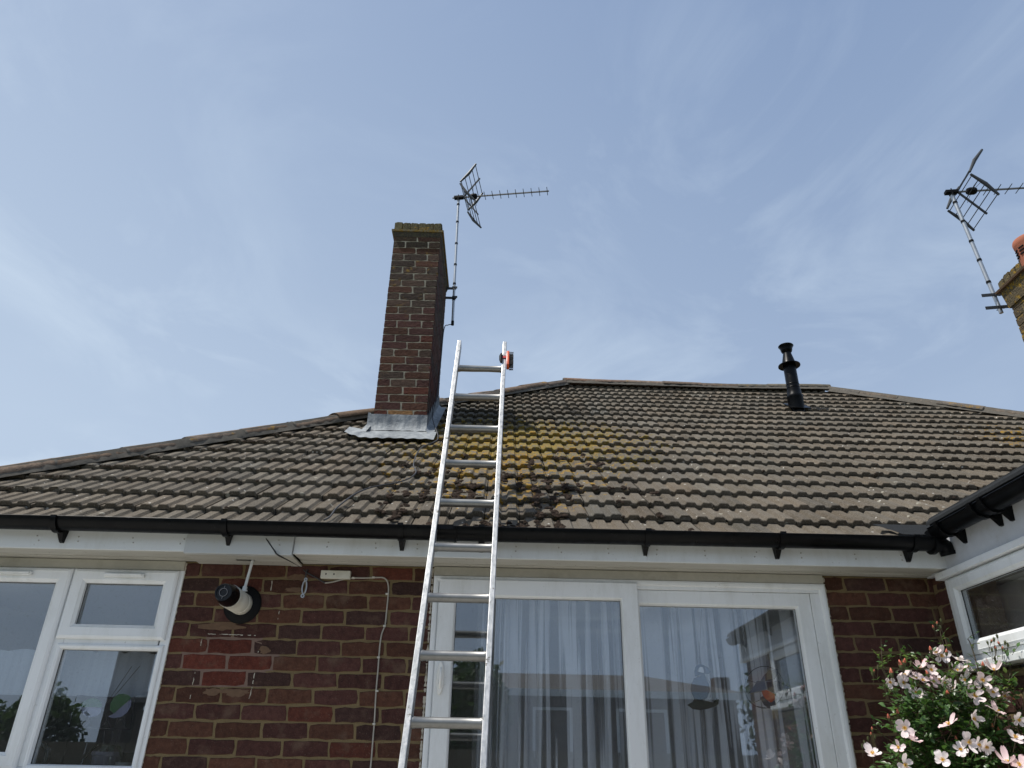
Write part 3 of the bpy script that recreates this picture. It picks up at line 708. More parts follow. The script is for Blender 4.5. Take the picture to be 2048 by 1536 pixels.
# head boards over window and door
HBM = m_plain('grimy_head_board', (.40, .385, .33), .6, var=.15, dirt=((.20, .19, .14), .6))
hb_ = MB(); hb_.box(-3.43, -.016, 2.390, WX0 + .001, -.004, TOP - .0015); hb_.build('head_board', HBM, house, bevel=.003)
hb_ = MB(); hb_.box(WX1 + .002, -.026, 2.392, 1.722, -.006, TOP - .0015); hb_.build('head_board', HBM, house, bevel=.003)

# ---- gutter
gu = MB(); GY, GZ, GR = -.295, 2.566, .0575
def gut_run(mb, x0, x1, r, yc=GY, zc=GZ, th=.003, m=0, axis='x', droop=True):
    n = 16; vs = []; xs = [x0 + (x1 - x0) * i / max(1, int(abs(x1-x0)/.3)) for i in range(max(1, int(abs(x1-x0)/.3)) + 1)]
    for x in xs:
        dz = (.006 * math.exp(-((x+2.6)/1.2)**2) - .003 * math.exp(-(x/.8)**2)) if droop and axis == 'x' else 0
        for (rr, rev) in ((r, 0), (r - th, 1)):
            for k in range(n + 1):
                a = math.pi * (k if not rev else n - k) / n
                off, dn = -math.cos(a) * rr, -math.sin(a) * rr
                vs.append((x, yc + off, zc + dn + dz) if axis == 'x' else (yc + off, x, zc + dn))
        pass
    c = 2 * (n + 1); fs = []
    for i in range(len(xs) - 1):
        for k in range(c): fs.append((i*c+k, i*c+(k+1) % c, (i+1)*c+(k+1) % c, (i+1)*c+k))
    fs.append(tuple(range(c))); fs.append(tuple((len(xs)-1)*c + k for k in range(c)))
    mb.add(vs, fs, m)
gut_run(gu, -3.86, 2.20, GR)
gu.tube([(-3.86, GY - GR - .0005, GZ), (-2, GY - GR - .0005, GZ + .004), (0, GY - GR - .0005, GZ - .003), (2.20, GY - GR - .0005, GZ)], .0035, 8)
ug = gu.build('gutter', BLK, house, smooth=True, angle=60)
un = MB(); gut_run(un, -.335, -.235, GR + .0045, th=.007); gut_run(un, -.345, -.333, GR + .008, th=.01); gut_run(un, -.237, -.225, GR + .008, th=.01); un.box(-.33, GY - GR - .009, GZ - .02, -.24, GY - GR - .0045, GZ + .004)
un.build('gutter_joint', BLK, ug, smooth=True, angle=60)
def bracket_mesh():
    b = MB(); n = 14
    vs = []
    for x in (-.014, .014):
        for rr in (GR + .0035, GR + .008):
            for k in range(n + 1):
                a = math.pi * k / n; vs.append((x, -math.cos(a) * rr, -math.sin(a) * rr))
    q = n + 1
    for k in range(n):
        pass
    fs = []
    for k in range(n): fs += [(k, k+1, q+k+1, q+k), (2*q+k, 3*q+k, 3*q+k+1, 2*q+k+1), (q+k, q+k+1, 3*q+k+1, 3*q+k), (k, 2*q+k, 2*q+k+1, k+1)]
    b.add(vs, fs)
    b.box(-.014, -GR - .010, -.004, .014, -GR + .006, .008)
    # tapering foot screwed to the fascia
    yb_ = FB - GY - .0005
    b.add([(-.022, yb_, -.01), (.022, yb_, -.01), (.010, yb_, -.098), (-.010, yb_, -.098), (-.018, .02, -.04), (.018, .02, -.04), (.008, yb_ - .016, -.096), (-.008, yb_ - .016, -.096)],
          [(0,1,2,3), (4,7,6,5), (0,4,5,1), (2,6,7,3), (1,5,6,2), (0,3,7,4)])
    return b
brk0 = None
for x in (-3.05, -2.231, -1.385, -.506, -.10, .739, 1.418, 2.094):
    if brk0 is None: brk0 = bracket_mesh().build('gutter_bracket', BLK, ug, smooth=True, angle=40); o = brk0
    else: o = brk0.copy(); col.objects.link(o); o.parent = ug
    o.location = (x, GY, GZ)
# outlet bend at the right end, under the felt corner
bd = MB(); bd.tube([(2.19, GY, GZ - .018), (2.235, GY, GZ - .020), (2.262, GY + .004, GZ - .035), (2.275, GY + .008, GZ - .066)], [.044, .044, .040, .034], 20)
bd.tube([(2.186, GY, GZ - .012), (2.204, GY, GZ - .012)], [.062, .062], 24); bd.tube([(2.272, GY + .006, GZ - .055), (2.276, GY + .008, GZ - .074)], .040, 20)
bd.build('gutter_outlet', BLK, ug, smooth=True, angle=50)

# ---- kitchen window
win = MB(); YF = -.012
win.frame(-3.42, WX0 + .006, 1.41, 2.389, [(0, .05), (0, YF), (.044, YF), (.050, YF + .006), (.050, .05)])
win.box(-2.262, YF + .001, 1.46, -2.200, .05, 2.34); win.box(-2.199, YF + .0012, 2.005, -1.725, .049, 2.038)
wo = win.build('window', UPVC, house, bevel=.002); wo['label'] = 'white framed kitchen window with fanlight'
sill = MB(); sill.box(-3.45, -.07, 1.38, WX0 + .02, .05, 1.409); sill.build('sill', UPVC, wo, bevel=.004)
SP = lambda w, y0=-.034: [(0, .0), (0, y0 + .010), (.006, y0 + .004), (.016, y0), (.020, y0 + .001), (w - .016, y0 + .002), (w - .012, y0 + .006), (w, y0 + .014), (w, .02), (w - .01, .03)]
sb = MB(); sb.frame(-3.20, -2.246, 1.447, 2.386, SP(.073)); sb.build('sash', UPVC, wo)
sb = MB(); sb.frame(-2.236, -1.690, 2.036, 2.386, SP(.071)); sb.build('sash', UPVC, wo)
bead = MB(); bead.frame(-2.222, -1.686, 1.444, 2.013, [(0, YF - .0005), (.004, YF - .010), (.012, YF - .013), (.022, YF - .009), (.028, YF + .004), (.028, .03), (0, .03)]); bead.build('glazing_bead', UPVC, wo)
for (a, b, c, d) in ((-3.127, -2.319, 1.520, 2.313), (-2.165, -1.761, 2.107, 2.315), (-2.194, -1.714, 1.472, 1.985)):
    p = MB(); p.box(a - .004, .004, c - .004, b + .004, .0075, d + .004); p.build('pane', GLASS, wo)
    gk = MB(); gk.frame(a - .004, b + .004, c - .004, d + .004, [(0, -.006), (.0, .0035), (.0055, .0035), (.0055, -.001)]); gk.build('gasket', GASK, wo)
for (xc) in (-2.58, -1.965):
    v_ = MB(); w_ = .135 if xc < -2.3 else .105
    v_.box(xc - w_, -.052, 2.343, xc + w_, -.0335, 2.362); v_.box(xc - w_ + .008, -.060, 2.349, xc + w_ - .008, -.0525, 2.360)
    v_.build('trickle_vent', UPVC, wo, bevel=.004)

# ---- sliding patio door
dr = MB(); DY = -.030
dr.frame(WX1 + .004, 1.722, -.02, 2.390, [(0, .07), (0, DY), (.012, DY - .002), (.024, DY), (.030, DY + .010), (.036, DY + .010), (.036, .07)])
do = dr.build('patio_door', UPVC, house, bevel=.0015); do['label'] = 'white sliding patio door with two glass leaves'
ds = MB(); ds.frame(-.316, .722, .03, 2.372, [(0, .005), (0, -.044), (.004, -.048), (.080, -.048), (.086, -.042), (.090, -.030), (.090, .004)]); ds.build('sash', UPVC, do)
ds = MB(); ds.frame(.660, 1.640, .03, 2.343, [(0, .045), (0, -.010), (.003, -.014), (.066, -.014), (.072, -.008), (.078, .006), (.078, .044)]); ds.build('sash', UPVC, do)
ds = MB(); ds.box(.723, -.022, 2.344, 1.690, .04, 2.362); ds.box(1.641, -.020, .03, 1.688, .03, 2.343); ds.build('track', UPVC, do, bevel=.002)
for (a, b, c, d, y) in ((-.226, .632, .12, 2.283, -.012), (.737, 1.563, .11, 2.266, .020)):
    p = MB(); p.box(a - .004, y, c - .004, b + .004, y + .004, d + .004); p.build('pane', GLASS, do)
    gk = MB(); gk.frame(a - .0045, b + .0045, c - .0045, d + .0045, [(0, y - .012), (0, y - .0005), (.006, y - .0005), (.006, y - .006)]); gk.build('gasket', GASK, do)
hd = MB(); hc = Vector((-.284, -.0485, 1.884))
vs = []; fs = []; K = 24
for (sx, sz, y) in ((.019, .078, 0), (.019, .078, -.008), (.015, .073, -.013)):
    for k in range(K): a = 2*math.pi*k/K; vs.append(hc + Vector((sx * math.cos(a), y, sz * math.sin(a))))
for r in range(2):
    for k in range(K): fs.append((r*K+k, r*K+(k+1) % K, (r+1)*K+(k+1) % K, (r+1)*K+k))
fs.append(tuple(2*K + k for k in range(K))); hd.add(vs, fs)
hd.tube([hc + Vector((.002, -.012, .045)), hc + Vector((.002, -.026, .035)), hc + Vector((.002, -.028, 0)), hc + Vector((.002, -.026, -.035)), hc + Vector((.002, -.012, -.045))], .0065, 10)
hd.box(hc.x - .006, hc.y - .0145, hc.z - .030, hc.x + .001, hc.y - .013, hc.z - .008, 1)
hd.build('handle', [m_plain('white_handle_paint', (.80, .80, .77), .3), GASK], do, smooth=True)

# ---- rooms behind the glass
rm = MB()
def room(x0, x1, y0, y1, z0, z1, m=0):
    rm.add([(x0,y0,z0),(x1,y0,z0),(x1,y1,z0),(x0,y1,z0),(x0,y0,z1),(x1,y0,z1),(x1,y1,z1),(x0,y1,z1)], [(0,1,2,3),(7,6,5,4),(1,5,6,2),(2,6,7,3),(3,7,4,0)], m)
room(-3.34, -1.55, .262, 3.2, .0, 2.40); room(-1.5, 1.98, .262, 4.2, .0, 2.40)
rm.box(-3.42, .052, 1.376, WX0, .262, 1.395, 1)      # inner window board
rm.box(-3.30, 2.9, .9, -1.6, 3.19, 1.55, 2); rm.box(-2.2, 1.9, 0, -1.56, 3.1, 2.2, 3)
rm.build('interior', [ROOMW, UPVC, m_plain('kitchen_unit', (.08, .12, .09), .4), m_plain('kitchen_tower_unit', (.12, .10, .095), .5)], house)

# ---- right-hand extension (wing running towards the viewer)
XE = 2.32; EL = -3.25
ext = thing('extension', 'rear wing with flat felt roof, white fascia and window, running towards the viewer', 'extension')
ew = MB()
ew.box(XE, -.135, 0, XE + .26, -.001, 2.41, 1); ew.box(XE, EL, 0, XE + .26, -.136, 1.93, 1); ew.box(XE, EL, 1.931, XE + .26, -2.6, 2.41, 1)
ew.box(XE + .261, EL, 0, 6.5, EL + .26, 2.41, 1)
Ue, Ne = Vector((0, -1, 0)), Vector((-1, 0, 0))
for r in range(-24, 9):
    z = 1.826 + r * CH
    if z < 0: continue
    y = .08 if r % 2 == 0 else -.033
    while y > EL:
        a, b = min(y, 0), max(y - PITCH, EL if z < 1.90 or y < -2.6 else -.135)
        if z > 1.88 and -2.6 < b < -.135 and y < -.13: y -= PITCH; continue
        if a - b > .03: brick(ew, Vector((XE, a - JT/2, z + JT/2)), Ue, V, Ne, a - b - JT, min(CH, 2.405 - z) - JT, rnd.uniform(.001, .004), bcol('dark' if rnd.random() < .4 else None), 0)
        y -= PITCH
yw = -.135; vs = []; m_ = 0; z = 1.98
while z < 2.4: w_ = rnd.uniform(.003, .010); vs += [(XE - .006, yw + w_, z), (XE - .008, yw - w_, z)]; z += .012; m_ += 1
ew.add(vs, [(2*k, 2*k+1, 2*k+3, 2*k+2) for k in range(m_-1)], 2)
ew.build('wall', [BR, MO, CHALK], ext, colors=True)
TX = Matrix(((0, 1, 0, XE), (-1, 0, 0, 0), (0, 0, 1, 0), (0, 0, 0, 1)))   # window built in X/Z, turned to face -X : (x,y,z)->(XE+y, -x, z)
e = MB(); e.frame(.137, 2.58, 1.985, 2.398, [(0, .06), (0, -.012), (.030, -.012), (.036, -.004), (.046, -.004), (.046, .06)]).transform(TX)
ewn = e.build('window', UPVC, ext, bevel=.002); ewn['label'] = 'white framed window of the rear wing'
e = MB(); e.frame(.172, 1.60, 2.020, 2.392, SP(.066, -.030)).transform(TX); e.build('sash', UPVC, ewn)
e = MB(); e.frame(1.63, 2.54, 2.020, 2.392, SP(.066, -.030)).transform(TX); e.build('sash', UPVC, ewn)
for (a, b) in ((.238, 1.534), (1.696, 2.474)):
    e = MB(); e.box(a - .003, .004, 2.083, b + .003, .008, 2.329); e.transform(TX); e.build('pane', GLASS, ewn)
    e = MB(); e.frame(a - .004, b + .004, 2.082, 2.330, [(0, -.006), (0, .0035), (.006, .0035), (.006, 0)]).transform(TX); e.build('gasket', GASK, ewn)
e = MB(); e.box(.12, -.055, 1.952, 2.60, .05, 1.984).transform(TX); e.build('sill', UPVC, ewn, bevel=.003)
e = MB(); e.box(.12, -.048, 2.399, 3.30, -.002, 2.432).transform(TX); e.build('cover_trim', UPVC, ext, bevel=.003)
e = MB(); e.box(.02, -.030, 2.4335, 3.32, -.002, 2.640); e.transform(TX); e.build('fascia', REND, ext, bevel=.002)
eg = MB(); gut_run(eg, -.335, EL - .05, .056, yc=XE - .096, zc=2.612, axis='y'); 
eg.tube([(XE - .153, -.335, 2.612), (XE - .153, EL - .05, 2.612)], .004, 8)
ego = eg.build('gutter', BLK, ext, smooth=True, angle=60)
e0 = None
for y in (-.43, -.72, -.80, -1.6, -2.4, -3.1):
    if e0 is None:
        b = bracket_mesh(); b.v = [(-(-p[1]) , -p[0], p[2]) if False else (p[1], -p[0], p[2]) for p in b.v]
        e0 = b.build('gutter_bracket', BLK, ego, smooth=True, angle=40); o = e0
    else: o = e0.copy(); col.objects.link(o); o.parent = ego
    o.location = (XE - .101, y, 2.612)
er = MB(); er.box(XE - .02, EL - .04, 2.642, 6.5, -.30, 2.72); er.box(XE - .125, EL - .05, 2.618, XE - .021, -.318, 2.668)
vs = []; nn_ = 60
for i in range(nn_ + 1):
    y = -.315 + (EL - .05 + .315) * i / nn_; wv = .002 * noise.noise(Vector((y * 12, 0, 5)))
    vs += [(XE - .02, y, 2.724), (XE - .118, y, 2.674 + wv), (XE - .140 + wv, y, 2.648), (XE - .141 + wv, y, 2.632)]
er.add(vs, [(4*i+j, 4*i+1+j, 4*i+5+j, 4*i+4+j) for i in range(nn_) for j in range(3)])
er.build('roof', FELT, ext)
# felt valley piece lapped onto the tiles
fp = MB(); vs = []; a0, b0 = (2.07, .03), (1.98, .18)
for i in range(9):
    for k in range(7):
        t, q = i/8, k/6; xl = a0[0] + (b0[0]-a0[0]) * q; x = xl + (2.34 - xl) * t; s = a0[1] + (b0[1]-a0[1]) * q
        vs.append(P(x, s - .01, .012 + .003 * noise.noise(Vector((x*15, s*15, 0)))))
fp.add(vs, [(i*7+k, (i+1)*7+k, (i+1)*7+k+1, i*7+k+1) for i in range(8) for k in range(6)])
fp.build('felt_valley', FELT, ext)
er2 = MB(); er2.add([(XE+.262, EL+.27, .0),(XE+.262,-.01,.0),(6.4,-.01,.0),(6.4,EL+.27,.0),(XE+.262,EL+.27,2.4),(XE+.262,-.01,2.4),(6.4,-.01,2.4),(6.4,EL+.27,2.4)], [(0,1,2,3),(7,6,5,4),(1,5,6,2),(2,6,7,3),(3,7,4,0)])
er2.box(2.62, -.50, 0, 2.66, -.02, 2.39, 1); er2.build('interior', [ROOMW, PLW], ext)

# ================================================================= THINGS
# ---- ladder
RUNG = m_plain('dull_aluminium_tube', (.25, .25, .242), .44, .8, var=.18, dirt=((.10, .095, .085), .5), scale=50)
lad = thing('ladder', 'worn aluminium ladder leaning on the gutter and rising past the roof tiles', 'ladder')
LA = Vector((0, -.794, 1.660)); LD = Vector((0, 1.135, 2.5)).normalized(); LN = Vector((0, -LD.z, LD.y))
def LP(x, t, h=0): return Vector((x, 0, 0)) + LA + LD * t + LN * h
for (xb, xt, tt) in ((-.349, -.3115, 2.600), (-.0455, -.0075, 2.598)):
    m = MB(); tb = -1.82; xbb = xb - (xt - xb) * .6
    pa, pb = Vector((xbb, 0, 0)) + LA + LD * tb, Vector((xt, 0, 0)) + LA + LD * tt
    ax = (pb - pa).normalized(); u = Vector((1, 0, 0)); nrm = LN
    nseg = 24; vs = []
    for i in range(nseg + 1):
        c = pa.lerp(pb, i / nseg)
        for (du, dn) in ((-.0125, 0), (.0125, 0), (.0125, -.066), (-.0125, -.066)): vs.append(c + u * du + nrm * dn)
    fs = [(4*i+k, 4*i+(k+1) % 4, 4*i+4+(k+1) % 4, 4*i+4+k) for i in range(nseg) for k in range(4)] + [(3,2,1,0), (4*nseg, 4*nseg+1, 4*nseg+2, 4*nseg+3)]
    m.add(vs, fs); st = m.build('stile', ALU, lad, bevel=.003)
for i in range(-6, 9):
    t = i * .2903; k = (t + .25) / 2.6
    xl = -.3485 + .036 * k + .010; xr = -.0455 + .038 * k - .010
    m = MB(); vs = []; K = 18
    for x in (xl, xl + .012, xl + .016, (xl*2+xr)/3, (xl+2*xr)/3, xr - .016, xr - .012, xr):
        rr = .0226 if (x < xl + .013 or x > xr - .013) else .0206
        if i == 8 and x == (xl+2*xr)/3: rr = .0188
        for q in range(K):
            a = 2*math.pi*q/K; dd = math.cos(a) * rr * 1.05; uu = math.sin(a) * rr * 1.0
            vs.append(LP(x, t + uu, -.028 + dd))
    fs = [(p*K+q, p*K+(q+1) % K, (p+1)*K+(q+1) % K, (p+1)*K+q) for p in range(7) for q in range(K)]
    m.add(vs, fs); m.build('rung', RUNG, lad, smooth=True, angle=30)
# ---- brush hooked on the right stile
br_ = thing('scrubbing_brush', 'orange scrubbing brush with black bristles strapped to the top of the ladder', 'brush')
OR = m_plain('orange_plastic', (.62, .10, .03), .4); RD = m_plain('red_strap', (.45, .02, .02), .5); BRI = m_plain('black_bristle', (.018, .018, .02), .6)
tb_ = 2.40; xs_ = -.0105
def LB(x, t, h): return LP(x, t, h)
m = MB(); vs = []; fs = []; n = 10
for i in range(n + 1):
    t = tb_ - .075 + .15 * i / n; e_ = 1 - .35 * abs(2*i/n - 1) ** 3
    for (x, h) in ((.016, .018*e_), (.034, .018*e_), (.034, -.048*e_), (.016, -.048*e_)): vs.append(LB(xs_ + x, t, h))
fs = [(4*i+k, 4*i+(k+1) % 4, 4*i+4+(k+1) % 4, 4*i+4+k) for i in range(n) for k in range(4)] + [(3,2,1,0), (4*n, 4*n+1, 4*n+2, 4*n+3)]
m.add(vs, fs); m.build('block', OR, br_, bevel=.004)
m = MB()
for i in range(15):
    for h in (.008, -.009, -.026, -.042):
        t = tb_ - .064 + .128 * i / 14; p0 = LB(xs_ + .034, t, h); p1 = LB(xs_ + .060 + rnd.uniform(-.001, .002), t + rnd.uniform(-.002, .002), h + rnd.uniform(-.002, .002))
        for b in range(3): q = Vector((0, rnd.uniform(-.002, .002), rnd.uniform(-.002, .002))); m.tube([p0 + q, p1 + q*1.6], .0011, 5)
m.build('bristles', BRI, br_)
m = MB(); m.tube([LB(xs_ - .0165, tb_ - .045, .003), LB(xs_ - .020, tb_ - .02, .006), LB(xs_ - .021, tb_ + .02, .006), LB(xs_ - .017, tb_ + .05, .003)], [.008, .011, .011, .007], 12); m.build('handle', BPL, br_, smooth=True)
m = MB(); vs = [LB(xs_ + x, tb_ + .014 + t, .0025) for t in (-.011, .011) for x in (-.018, .020)] + [LB(xs_ + x, tb_ + .014 + t, .0055) for t in (-.011, .011) for x in (-.018, .020)]
m.add(vs, [(0,1,3,2), (4,6,7,5), (0,4,5,1), (2,3,7,6), (0,2,6,4), (1,5,7,3)]); m.build('strap', RD, br_)

# ---- television antennas
def antenna(label, base, top, boomdir, elem, boomlen, back, brk, ties, sc_=1.0, mast_r=.0135, tilt=0):
    t = thing('tv_antenna', label, 'antenna', 'television antennas on the chimneys')
    base, top = Vector(base), Vector(top)
    m = MB(); m.tube([base, base.lerp(top, .5), top], mast_r, 14); m.build('mast', STEEL, t, smooth=True)
    ax = (top - base).normalized(); m = MB(); m.tube([-ax*.010, ax*.010], mast_r + .003, 12); ct = None
    for f in ties:
        if ct is None: ct = m.build('cable_tie', BPL, t, smooth=True); o = ct
        else: o = ct.copy(); col.objects.link(o); o.parent = t
        o.location = base.lerp(top, f)
    if mast_r < .015: m = MB(); m.tube([base - ax*.012, base + ax*.035], mast_r + .002, 12); m.build('end_cap', BPL, t, smooth=True)
    B = Vector(boomdir).normalized(); E = Vector(elem).normalized(); Q = B.cross(E).normalized()
    if Q.z < 0: Q = -Q
    c0 = top + Vector((0, 0, .02))
    m = MB(); m.obox(c0 - B*back, c0 + B*boomlen, .013, .013, Q); m.build('boom', BOOM, t, bevel=.001)
    m = MB(); m.obox(c0 - B*.05, c0 + B*.055, .045, .030, Q); m.tube([c0 - Q*.05 - E*.018, c0 + Q*.03 - E*.018], .005, 8); m.tube([c0 - Q*.05 + E*.018, c0 + Q*.03 + E*.018], .005, 8); m.tube([c0 - Q*.035, c0 + Q*.012], mast_r + .006, 12); m.build('clamp', BPL, t, bevel=.002)
    # corner reflector: upper and lower grid of rods across the boom
    hinge = c0 + B*.055
    for sg in (1, -1):
        dirp = (B * math.cos(R_(56)) + Q * sg * math.sin(R_(56))).normalized(); Lp = .305 * sc_; He = .235 * sc_
        m = MB()
        for k in range(5):
            p = hinge + dirp * (Lp * (.10 + .88 * k / 4)); m.tube([p - E*He, p + E*He], .0042, 6)
        for se in (-1, 1):
            p0, p1 = hinge + dirp * (Lp*.05) + E*He*se, hinge + dirp * (Lp*1.02) + E*He*se; mid = p0.lerp(p1, .5) + dirp.cross(E) * .012
            m.tube([p0, mid, p1], [.010, .017, .010], 8)
        m.obox(hinge, hinge + dirp * (Lp*1.05), .012, .016, E)
        m.build('reflector', DSTEEL, t)
    dp = c0 + B * (.175 * sc_)
    m = MB(); m.lathe([(0, -.045), (.026, -.040), (.034, -.02), (.034, .02), (.026, .036), (0, .04)], dp, B, 16)
    m.build('dipole_box', BPL, t, smooth=True)
    m = MB()
    for sg in (-1, 1):
        for q in (-1, 1): m.tube([dp + Q*.008*q, dp + E*sg*.05 + Q*.016*q, dp + E*sg*.13 + Q*.022*q + B*.012], .0022, 6)
    m.build('dipole', DSTEEL, t)
    nd = 9; d0 = .30 * sc_; sp = (boomlen - d0 - .02) / (nd - 1); dm = MB(); dm.tube([-E * .066 * sc_, E * .066 * sc_], .0036, 6); dm.tube([-Q*.009, Q*.009], .006, 6); first = None
    for k in range(nd):
        if first is None: first = dm.build('director', DSTEEL, t); o = first
        else: o = first.copy(); col.objects.link(o); o.parent = t
        o.location = c0 + B * (d0 + sp * k)
    for (a, b, c) in brk:
        m = MB(); m.obox(a, b, .006, .028, (0, 0, 1)); m.tube([Vector(c) - Vector((.0, .028, 0)), Vector(c) + Vector((0, .028, 0))], .004, 8); m.obox(Vector(c) + Vector((-.024, -.020, 0)), Vector(c) + Vector((.030, -.020, 0)), .006, .024, (0, 0, 1))
        m.build('bracket', DSTEEL, t)
    return t
mb_, mt_ = onY(905, 648, 2.45), onY(917, 398, 2.45)
bz = mt_.z + .02; bend = onZ(1098, 382, bz)
bdir = Vector((bend.x - mt_.x, bend.y - mt_.y, 0))
bk = []
for py in (577, 596):
    c = onY(909, py, 2.45); bk.append(((CX1 - .002, 2.45, c.z), (c.x + .018, 2.45, c.z), c))
antenna('thin television antenna on the tall dark chimney beside the ladder', mb_, mt_, bdir, (bdir.y, -bdir.x, 0), bdir.length, .07, bk, (.18, .30, .45, .62, .80, .95))
nb_, nt_ = onY(2003, 626, 1.0), onY(1903, 388, 1.0)
bdir = Vector((1, -.13, 0))
bk = []
for py, xx in ((592, 1990), (617, 1998)):
    c = onY(xx, py, 1.0); bk.append(((NX0 + .10, .96, c.z), (c.x - .11, 1.0, c.z), c))
antenna('television antenna on a leaning bare mast by the lichen covered chimney at the right edge', nb_, nt_, bdir, (.13, 1, 0), 1.05, .03, bk, (.24, .42, .58, .75, .92), 1.0, .016)

# ---- cable: down the chimney, over the tiles, across fascia and soffit, then down the brick wall
def rP(px, py, h=.011): return onP(px, py, E0 + NR * h, NR)
cb = MB()
path = [mb_ + Vector((0, 0, -.005)), Vector((CX1 + .05, 2.44, mb_.z - .02)), Vector((CX1 + .012, 2.43, mb_.z - .08)), Vector((CX1 + .010, 2.36, 5.0)), Vector((CX1 + .012, 2.20, 4.55)), Vector((CX1 + .025, 1.85, 4.18))]
path += [rP(876, 872), rP(868, 884), rP(846, 893), rP(835, 905), rP(829, 920), rP(827, 931), rP(832, 942), rP(828, 950), rP(815, 958), rP(790, 966), rP(760, 971), rP(735, 977), rP(710, 988), rP(690, 1002), rP(672, 1017), rP(660, 1033), rP(648, 1040)]
def spline(pts, k=6):
    pts = [Vector(p) for p in pts]; out_ = []
    for i in range(len(pts) - 1):
        p0, p1, p2, p3 = pts[max(i-1, 0)], pts[i], pts[i+1], pts[min(i+2, len(pts)-1)]
        for j in range(k):
            t = j / k; out_.append(.5 * ((2*p1) + (p2-p0)*t + (2*p0-5*p1+4*p2-p3)*t*t + (3*p1-p0-3*p2+p3)*t**3))
    out_.append(pts[-1]); return out_
cable = thing('aerial_cable', 'thin cable trailing from the dark chimney over the tiles and down the brick wall', 'cable')
cb.tube(spline(path), .0046, 8); cb.build('roof_run', CABLE_B, cable, smooth=True)
cb = MB(); Wp = lambda x, y, off=.009: onY(x, y, -off)
g0 = onY(527, 1068, FB - .012); p2 = [Vector((g0.x - .02, -.25, g0.z + .05)), g0, onY(537, 1084, FB - .015), onY(548, 1100, FB - .015), onZ(556, 1110, TOP - .014), onZ(580, 1122, TOP - .013), onZ(600, 1133, TOP - .013), Wp(612, 1144), Wp(630, 1154), Wp(650, 1166, .012)]
cb.tube(spline(p2), .0038, 8, 1)
p3 = [Wp(650, 1166, .012), Wp(665, 1164), Wp(685, 1159), Wp(705, 1156), Wp(730, 1156), Wp(755, 1155), Wp(768, 1156), Wp(775, 1164), Wp(777, 1178), Wp(776, 1195), Wp(773, 1225), Wp(770, 1250), Wp(763, 1270), Wp(759, 1300), Wp(756, 1340), Wp(752, 1385), Wp(749, 1440), Wp(745, 1490), Wp(741, 1536)]
e_ = p3[-1]; p3 += [Vector((e_.x - .005, e_.y, 1.2)), Vector((e_.x - .008, e_.y, .3))]
cb.tube(spline(p3), .0038, 8)
for (x, y) in ((707, 1156), (747, 1155), (774, 1188), (769, 1252), (757, 1315), (754, 1382), (748, 1448)):
    c = Wp(x, y); cb.box(c.x - .0065, -.016, c.z - .004, c.x + .0065, -.002, c.z + .004, 2)
cb.build('wall_run', [CABLE_G, CABLE_B, m_plain('cable_clip', (.50, .48, .42), .5)], cable, smooth=True)

# ---- junction box
a, b = onY(643, 1140, -.022), onY(700, 1158, -.022)
m = MB(); m.box(a.x, -.030, b.z, b.x, -.004, a.z - .002)
jb = m.build('junction_box', m_plain('aged_white_plastic', (.55, .54, .47), .5, var=.1, dirt=((.25, .22, .14), .5)), None, bevel=.003)
tag(jb, 'small rectangular aged white box on the brickwork just below the soffit', 'junction box')
for f in (.18, .45): m = MB(); m.lathe([(0, .0015), (.004, .001), (.0045, 0)], (a.x + (b.x-a.x)*f, -.0302, (a.z+b.z)/2), (0, -1, 0), 10); m.build('screw', GASK, jb)
# ---- hanging shackle on a hook
hk = thing('hanging_shackle', 'small galvanised metal shackle hanging from a hook under the soffit', 'shackle')
t0, t1 = onY(613, 1146, -.03), onY(606, 1194, -.03)
m = MB(); m.tube([(t0.x, 0.0, t0.z + .02), (t0.x, -.03, t0.z + .018), (t0.x, -.036, t0.z - .01), (t0.x - .003, -.03, t0.z - .028)], .0035, 8); m.build('hook', DSTEEL, hk, smooth=True)
m = MB(); K = 22; cc_ = (t0 + t1) / 2 + Vector((0, 0, -.012)); pts = []
for k in range(K + 1):
    a = 2*math.pi*k/K; pts.append(cc_ + Vector((.011 * math.cos(a), 0, .034 * math.sin(a))))
m.tube(pts, .0042, 8, cap=False); m.lathe([(.005, -.006), (.010, -.006), (.010, .006), (.005, .006)], cc_ + Vector((-.002, 0, -.045)), (0, 1, 0), 14); m.lathe([(.004, -.006), (.009, -.006), (.009, .006), (.004, .006)], cc_ + Vector((.002, 0, .040)), (0, 1, 0), 14)
m.build('link', STEEL, hk, smooth=True)

# ---- boiler flue through the wall
bf = thing('boiler_flue', 'white boiler flue with black end cap sticking out of the brick wall', 'flue')
fc = onY(485, 1209, -.008); WPL = m_plain('flue_white_plastic', (.60, .59, .52), .45, var=.06, dirt=((.40, .37, .28), .4))
m = MB(); m.lathe([(.050, 0), (.094, 0), (.097, .006), (.090, .016), (.066, .024), (.058, .028)], fc + Vector((0, .007, 0)), (0, -1, 0), 40); m.build('wall_collar', BPL, bf, smooth=True, angle=50)
m = MB(); m.lathe([(.0555, .0), (.0555, .055), (.0525, .058), (.0525, .066), (.0555, .069), (.0555, .165), (.054, .167), (.054, .169), (.0560, .171), (.0560, .215), (.050, .216)], fc, (0, -1, 0), 40); m.build('tube', WPL, bf, smooth=True, angle=40)
m = MB(); m.lathe([(.0535, .212), (.0545, .222), (.052, .250), (.044, .296), (.040, .304), (.034, .304), (.034, .298), (.0, .298)], fc, (0, -1, 0), 40)
m.build('end_cap', m_plain('glossy_black_plastic', (.003, .003, .004), .16, spec=.3), bf, smooth=True, angle=40)
m = MB(); fcf = fc + Vector((0, -.303, 0)); pts = [fcf + Vector((.019*math.cos(a), 0, .019*math.sin(a))) for a in [2*math.pi*k/24 for k in range(25)]]
